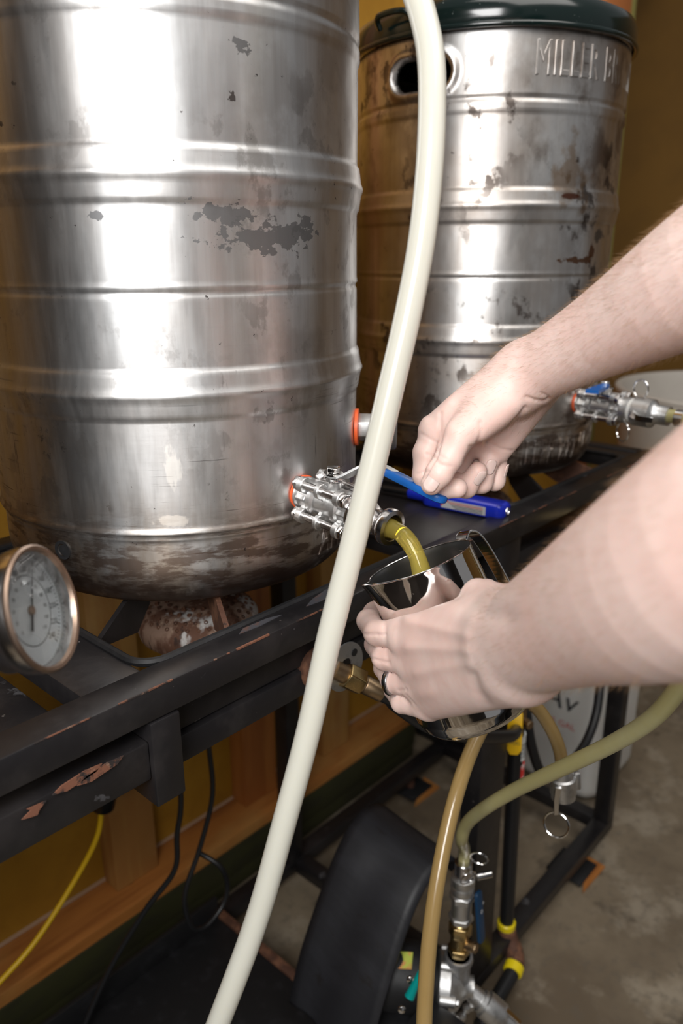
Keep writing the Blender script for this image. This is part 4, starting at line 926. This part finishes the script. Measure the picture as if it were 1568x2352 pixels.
# ---- right arm (upper in the picture), hand on the lever
RA = dict(
 arm=[(cs_(.50, .32, .36), .058), (cs_(.30, .187, .425), .050), (at(1640, 612, .49), .0455), (at(1568, 662, .515), .0435), (at(1497, 703, .545), .0365), (at(1390, 764, .585), .0325), (at(1290, 818, .62), .0272), (at(1215, 858, .645), .0255)],
 palm=[[(at(1205, 858, .648), .0235), (at(1092, 930, .660), .0215), (at(1003, 988, .673), .0140)],
       [(at(1208, 868, .660), .0225), (at(1100, 950, .676), .0190), (at(1022, 1005, .690), .0138)],
       [(at(1218, 878, .672), .0205), (at(1120, 965, .692), .0170), (at(1058, 1025, .706), .0135)],
       [(at(1228, 893, .682), .0180), (at(1190, 965, .692), .0165), (at(1138, 1030, .702), .0140)]],
 thumb=[(at(1178, 893, .645), .0200), (at(1118, 945, .642), .0185), (at(1060, 995, .640), .0128), (at(1030, 1053, .640), .0113), (at(1008, 1088, .642), .0112), (at(991, 1112, .644), .0092)],
 fingers=[[(at(1003, 990, .675), .0135), (at(979, 1040, .674), .0115), (at(976, 1092, .675), .0108), (at(1020, 1119, .671), .0098), (at(1050, 1121, .666), .0088)],
          [(at(1020, 1010, .692), .013), (at(1003, 1095, .700), .0105), (at(1070, 1118, .690), .0100), (at(1097, 1082, .683), .0083)],
          [(at(1055, 1030, .708), .013), (at(1050, 1112, .716), .0105), (at(1106, 1108, .702), .0098), (at(1124, 1062, .696), .0082)],
          [(at(1120, 1035, .718), .0125), (at(1090, 1100, .728), .0095), (at(1136, 1104, .712), .0092), (at(1146, 1072, .708), .0076)]])
# ---- left arm (near, lower in the picture), hand round the pitcher
def PP(h, deg, r): a = math.radians(deg); return np.array(PO+PA*h+(E1*math.cos(a)+E2*math.sin(a))*(pr(max(0, h))+r))
def wrap(h0, h1, r, spread, tipdeg):
    return [(PP(h0, spread, r+.0035), r+.0025), (PP(h0*.6+h1*.4, 28, r+.0035), r+.0005), (PP(h1, 4, r+.001), r), (PP(h1+.001, -22, r), r-.0008), (PP(h1+.003, tipdeg, r-.001), r-.0018)]
LA_ = dict(
 arm=[(cs_(.38, .21, .06), .060), (cs_(.205, .030, .280), .054), (at(1700, 1255, .325), .0530), (at(1568, 1316, .365), .0512), (at(1460, 1362, .400), .0470), (at(1345, 1402, .448), .0405), (at(1265, 1445, .490), .0370), (at(1190, 1478, .530), .0345)],
 palm=[[(at(1205, 1440, .535), .0270), (at(1080, 1425, .585), .0190), (PP(.043, 60, .0125), .0132)],
       [(at(1205, 1465, .530), .0270), (at(1080, 1475, .580), .0200), (PP(.066, 58, .0130), .0135)],
       [(at(1200, 1500, .530), .0260), (at(1085, 1525, .578), .0195), (PP(.088, 56, .0120), .0130)],
       [(at(1195, 1535, .535), .0230), (at(1095, 1572, .582), .0200), (PP(.108, 56, .0110), .0120)]],
 thumb=[(at(1205, 1420, .545), .0200), (at(1150, 1395, .575), .0175), (at(1098, 1370, .605), .0125), (at(1118, 1366, .632), .0115), (at(1150, 1378, .640), .0100)],
 fingers=[wrap(.043, .0325, .0104, 60, -58), wrap(.066, .0555, .0106, 58, -62), wrap(.088, .0790, .0102, 56, -60), wrap(.108, .1015, .0090, 56, -50)])
def arm_fn(D, kp=.016):
    A_ = resample(D['arm'], .02, 8); PL = [resample(c, .016, 5) for c in D['palm']]; TH_ = resample(D['thumb'][:3], .012, 3)
    def fn(p):
        base = poly(p, A_)
        for c in PL: base = smin(base, poly(p, c), kp)
        base = smin(base, poly(p, TH_), .012)
        tot = smin(base, chain(p, D['thumb'][2:], .003), .004)
        for f_ in D['fingers']: tot = smin(tot, smin(base, chain(p, f_, .003), .0065), .0012)
        return tot
    return fn
def bounds(D, m=.012):
    P = []; 
    for k in D:
        for c in ([D[k]] if k in ('arm', 'thumb') else D[k]):
            for q, r in c: P += [np.asarray(q)-r-m, np.asarray(q)+r+m]
    P = np.array(P); return P.min(0), P.max(0)
def normals(V, Q):
    n = np.cross(V[Q[:, 2]]-V[Q[:, 0]], V[Q[:, 3]]-V[Q[:, 1]]); N = np.zeros_like(V)
    for k in range(4): np.add.at(N, Q[:, k], n)
    return N/np.maximum(np.linalg.norm(N, axis=1), 1e-12)[:, None]
def finish(D, fn, creases, vs):
    lo, hi = bounds(D); V, Q = sdf_mesh(fn, lo, hi, vs)
    e = 5e-4; g = np.stack([fn((V+np.eye(3)[i]*e).astype(np.float32))-fn((V-np.eye(3)[i]*e).astype(np.float32)) for i in range(3)], 1)
    Nn = g/np.maximum(np.linalg.norm(g, axis=1), 1e-12)[:, None]
    # orient the quads outwards
    fc = np.cross(V[Q[:, 2]]-V[Q[:, 0]], V[Q[:, 3]]-V[Q[:, 1]]); s_ = (fc*Nn[Q[:, 0]]).sum(1) < 0; Q[s_] = Q[s_][:, ::-1]
    d = V-CAM; k = d@Fw; X = 784+FPX*(d@Rt)/k; Y = 1176-FPX*(d@Up)/k; front = (Nn*d).sum(1) < 0
    disp = np.zeros(len(V))
    for pts, wd, dp_ in creases:
        best = np.full(len(V), 1e9); pts = [np.array(q, float) for q in pts]
        for i, (a, b) in enumerate(zip(pts, pts[1:])):
            ab = b-a; t = np.clip(((X-a[0])*ab[0]+(Y-a[1])*ab[1])/(ab@ab), 0, 1); best = np.minimum(best, np.hypot(X-a[0]-t*ab[0], Y-a[1]-t*ab[1]))
        disp += np.where(front, dp_*np.exp(-(best/wd)**2), 0)
    V = V-Nn*np.clip(disp, -.004, .003)[:, None]
    return V, Q, Nn
z2 = lambda L_: [(920+x/4.126, 780+y/4.126) for x, y in L_]
z3 = lambda L_: [(820+x/3.564, 1180+y/3.564) for x, y in L_]
CR = [(z2([(385, 700), (372, 850), (375, 960), (340, 1100), (250, 1260), (195, 1370)]), 3.5, .0016),
      (z2([(195, 890), (290, 950), (365, 990)]), 2.6, .0011), (z2([(240, 1080), (320, 1113)]), 2.6, .0009), (z2([(150, 1275), (250, 1245)]), 2.6, .0011),
      (z2([(325, 1130), (370, 1185), (480, 1203)]), 2.4, .0008), (z2([(350, 1085), (440, 1140)]), 2.4, .0005), (z2([(340, 1155), (420, 1225)]), 2.4, .0004),
      (z2([(752, 780), (752, 880), (715, 1000)]), 3.5, .0012), (z2([(1175, 650), (1120, 725), (1000, 860), (830, 965)]), 6, .0022), (z2([(650, 1010), (720, 1012)]), 3, .001),
      (z2([(1190, 545), (1270, 575), (1360, 588), (1405, 560)]), 3.2, .0020), (z2([(1330, 505), (1400, 545)]), 2.6, .0010), (z2([(1350, 650), (1210, 760), (1120, 792)]), 5, .0013),
      (z2([(835, 975), (950, 1040), (1055, 1055)]), 3.2, .0012), (z2([(600, 1160), (660, 1030)]), 4, .0008),
      (z2([(470, 620), (380, 720)]), 12, -.0015), (z2([(230, 770), (190, 850)]), 11, -.0012), (z2([(1050, 250), (900, 420), (700, 560)]), 14, -.0010),
      (z2([(800, 900), (960, 760), (1080, 640)]), 22, -.0022), (z2([(480, 860), (560, 1000)]), 16, -.0009)]
CL = [(z3([(60, 985), (225, 990)]), 2.5, .0020), (z3([(120, 1185), (260, 1225)]), 2.6, .0016), (z3([(340, 1452), (400, 1440)]), 2.8, .0016), (z3([(225, 860), (228, 990), (250, 1215)]), 6, .0009),
      (z3([(950, 1330), (985, 1460), (1060, 1560)]), 12, .0018), (z3([(360, 1490), (430, 1560)]), 3, .0009), (z3([(395, 1480), (470, 1560)]), 3, .0006),
      (z3([(330, 860), (420, 880)]), 24, -.0016), (z3([(330, 1090), (420, 1090)]), 26, -.0020), (z3([(420, 1310), (480, 1300)]), 24, -.0014), (z3([(540, 1470), (580, 1460)]), 18, -.0018),
      (z3([(420, 880), (900, 1000)]), 12, -.0012), (z3([(430, 1090), (900, 1120)]), 12, -.0013), (z3([(500, 1300), (900, 1230)]), 12, -.0010), (z3([(880, 700), (1000, 800), (1200, 850)]), 26, .0020), (z3([(860, 640), (960, 570), (1080, 575)]), 14, -.0016)]
VS = .00135
V1_, Q1_, N1_ = finish(RA, arm_fn(RA), CR, VS); V2_, Q2_, N2_ = finish(LA_, arm_fn(LA_), CL, .0015)
Vp = np.concatenate([V1_, V2_]); Qp = np.concatenate([Q1_, Q2_+len(V1_)])
me = bpy.data.meshes.new('person'); org = np.array(cs_(.30, .10, .42)); Vl = (Vp-org).astype(np.float32)
me.vertices.add(len(Vl)); me.vertices.foreach_set('co', Vl.ravel()); me.loops.add(len(Qp)*4); me.loops.foreach_set('vertex_index', Qp.astype(np.int32).ravel())
me.polygons.add(len(Qp)); me.polygons.foreach_set('loop_start', np.arange(0, len(Qp)*4, 4, dtype=np.int32)); me.polygons.foreach_set('use_smooth', np.ones(len(Qp), bool)); me.update(calc_edges=True); me.validate()
me.materials.append(M['skin'])
pe = bpy.data.objects.new('person', me); COL.objects.link(pe); pe.location = org; WL[pe] = tuple(org)
tag(pe, 'person with bare forearms, one hand on the blue lever, the other holding the pitcher', 'person')
sm_ = pe.modifiers.new('soft', 'SMOOTH'); sm_.factor = .5; sm_.iterations = 3
# nails
def nail(fa, fb, toward, w_, l_, rr, slide=0.0):
    "plate on the last finger bone fa->fb, facing toward"
    fa = Vector(fa); fb = Vector(fb); t = (fb-fa).normalized(); nn = Vector(toward); nn = (nn-t*nn.dot(t)).normalized(); s_ = t.cross(nn); c = fb+t*(slide); V = []; F_ = []; nu, nv = 12, 10
    for j in range(nv+1):
        v = j/nv
        for i in range(nu+1):
            u = -1+2*i/nu; wv = w_*(1-.18*(1-v)**3-.10*max(0, v-.8)*5*abs(u)); ln = l_*(v-1)+(.22*l_*(1-u*u) if v > .5 else 0)*(v-.5)*2-(.18*l_*(1-u*u))*(1-v)
            a = u*wv/rr*.5; V.append(c+t*ln+(nn*math.cos(a)+s_*math.sin(a))*rr-nn*(.0016*(max(0, v-.55)**2)*2))
    for j in range(nv):
        for i in range(nu): a = j*(nu+1)+i; F_.append([a, a+1, a+nu+2, a+nu+1])
    o = MB().add(V, F_, True).build('fingernail', 'nail', pe); so = o.modifiers.new('t', 'SOLIDIFY'); so.thickness = .0006; so.offset = 0; return o
toC = -Vector(Fw)
T_ = RA['thumb']; nail(T_[4][0], T_[5][0], toC*1.0+Vector(Rt)*-.10+Vector(Up)*.1, .0125, .0125, .0104, .0035)
for i, (tw, w_) in enumerate(((toC*.45+Vector(Up)*-.9, .010), (toC*.9+Vector(Rt)*.55+Vector(Up)*-.1, .0098), (toC*.9+Vector(Rt)*.2+Vector(Up)*.3, .0095), (toC*.5+Vector(Rt)*.9, .0080))):
    if i == 0: continue
    f_ = RA['fingers'][i]; nail(f_[-2][0], f_[-1][0], tw, w_, .0105, f_[-1][1]+.0007, .003)
# wedding band on the near hand
f_ = LA_['fingers'][2]; a = Vector(f_[0][0]); b = Vector(f_[1][0]); c = a.lerp(b, .97); rr = f_[1][1]+.0016; print('ring px', pix(tuple(c)))
MB().lathe([(rr-.0012, -.0026), (rr+.0004, -.0027), (rr+.0011, -.0018), (rr+.0011, .0018), (rr+.0004, .0027), (rr-.0012, .0026)], frame(c, b-a), 48, cap=False).build('finger_ring', 'tungsten', pe)
# arm hair
def hairs(V, Nn, D, n, axis_pts, seed):
    r = np.random.default_rng(seed); a = np.asarray(axis_pts[0]); b = np.asarray(axis_pts[1]); ab = (b-a)/np.linalg.norm(b-a); L_ = np.linalg.norm(b-a)
    t = (V-a)@ab; ok = np.where((t > 0) & (t < L_))[0]; d = V[ok]-CAM; k = d@Fw; X = 784+FPX*(d@Rt)/k; vis = (X < 1640) & (X > 700)
    ok = ok[vis]; pick = r.choice(ok, n); VV = []; FF = []
    for i in pick:
        p = V[i]; nn = Nn[i]; dirn = -ab*1.0+nn*.55+r.normal(0, .28, 3); dirn -= 0; dirn /= np.linalg.norm(dirn); l = r.uniform(.004, .0095); sdv = np.cross(dirn, nn); sdv /= np.linalg.norm(sdv)+1e-9; w0 = .000045
        p1 = p+dirn*l*.5; p2 = p+dirn*l*.9+(-ab*l*.25); s0_ = len(VV); up_ = np.cross(sdv, dirn)
        for q, ww in ((p-nn*.0005, w0), (p1, w0*.8)):
            for an in (0, 2.094, 4.189): VV.append(q+(sdv*math.cos(an)+up_*math.sin(an))*ww)
        VV.append(p2)
        for k_ in range(3): FF.append([s0_+k_, s0_+(k_+1) % 3, s0_+3+(k_+1) % 3, s0_+3+k_]); FF.append([s0_+3+k_, s0_+3+(k_+1) % 3, s0_+6])
    o = MB().add(VV, FF, True).build('arm_hair', 'hair', pe); o['kind'] = 'stuff'
hairs(V1_, N1_, RA, 5200, (at(1110, 920, .66), cs_(.30, .187, .425)), 5)
hairs(V2_, N2_, LA_, 2200, (at(1190, 1478, .53), cs_(.205, .030, .280)), 6)
# shirt: sleeves and torso standing to the right of the view
SHc = [cs_(.50, .32, .36), cs_(.38, .21, .06)]
top = (np.asarray(SHc[0])+np.asarray(SHc[1]))/2+np.array(Rt)*.10; hip = np.array([top[0]+.06, top[1]-.05, .86])
def shirt_fn(p):
    d = smin(cone(p, SHc[0]+np.array(Rt)*.05, SHc[1]+np.array(Rt)*.05, .085, .085), cone(p, top-np.array([0, 0, .10]), hip, .16, .15), .08)
    d = smin(d, cone(p, SHc[0], np.asarray(SHc[0])*.55+np.asarray(RA['arm'][1][0])*.45, .075, .072), .03)
    d = smin(d, cone(p, SHc[1], np.asarray(SHc[1])*.55+np.asarray(LA_['arm'][1][0])*.45, .078, .074), .03)
    return d
al = np.array([top, hip]+SHc+[RA['arm'][1][0], LA_['arm'][1][0]]); Vs, Qs = sdf_mesh(shirt_fn, al.min(0)-.25, al.max(0)+.25, .012)
sh = MB().add(Vs, Qs.tolist(), True).build('t_shirt', 'shirt', pe)
tr_ = MB()
for sg in (-1, 1): tr_.tube([hip+np.array([sg*.07, -.03*sg, .02]), hip+np.array([sg*.09, -.04*sg, -.40]), hip+np.array([sg*.09, -.05*sg, -.80])], lambda t: .095-.035*t, 20)
tr_.build('trousers', 'shirt', pe)
bx_ = MB()
for sg in (-1, 1): bx_.box(hip[0]+sg*.09-.05, hip[0]+sg*.09+.05, hip[1]-.05*sg-.06, hip[1]-.05*sg+.18, .002, .085, .03)
bx_.build('shoes', 'black_matte', pe)
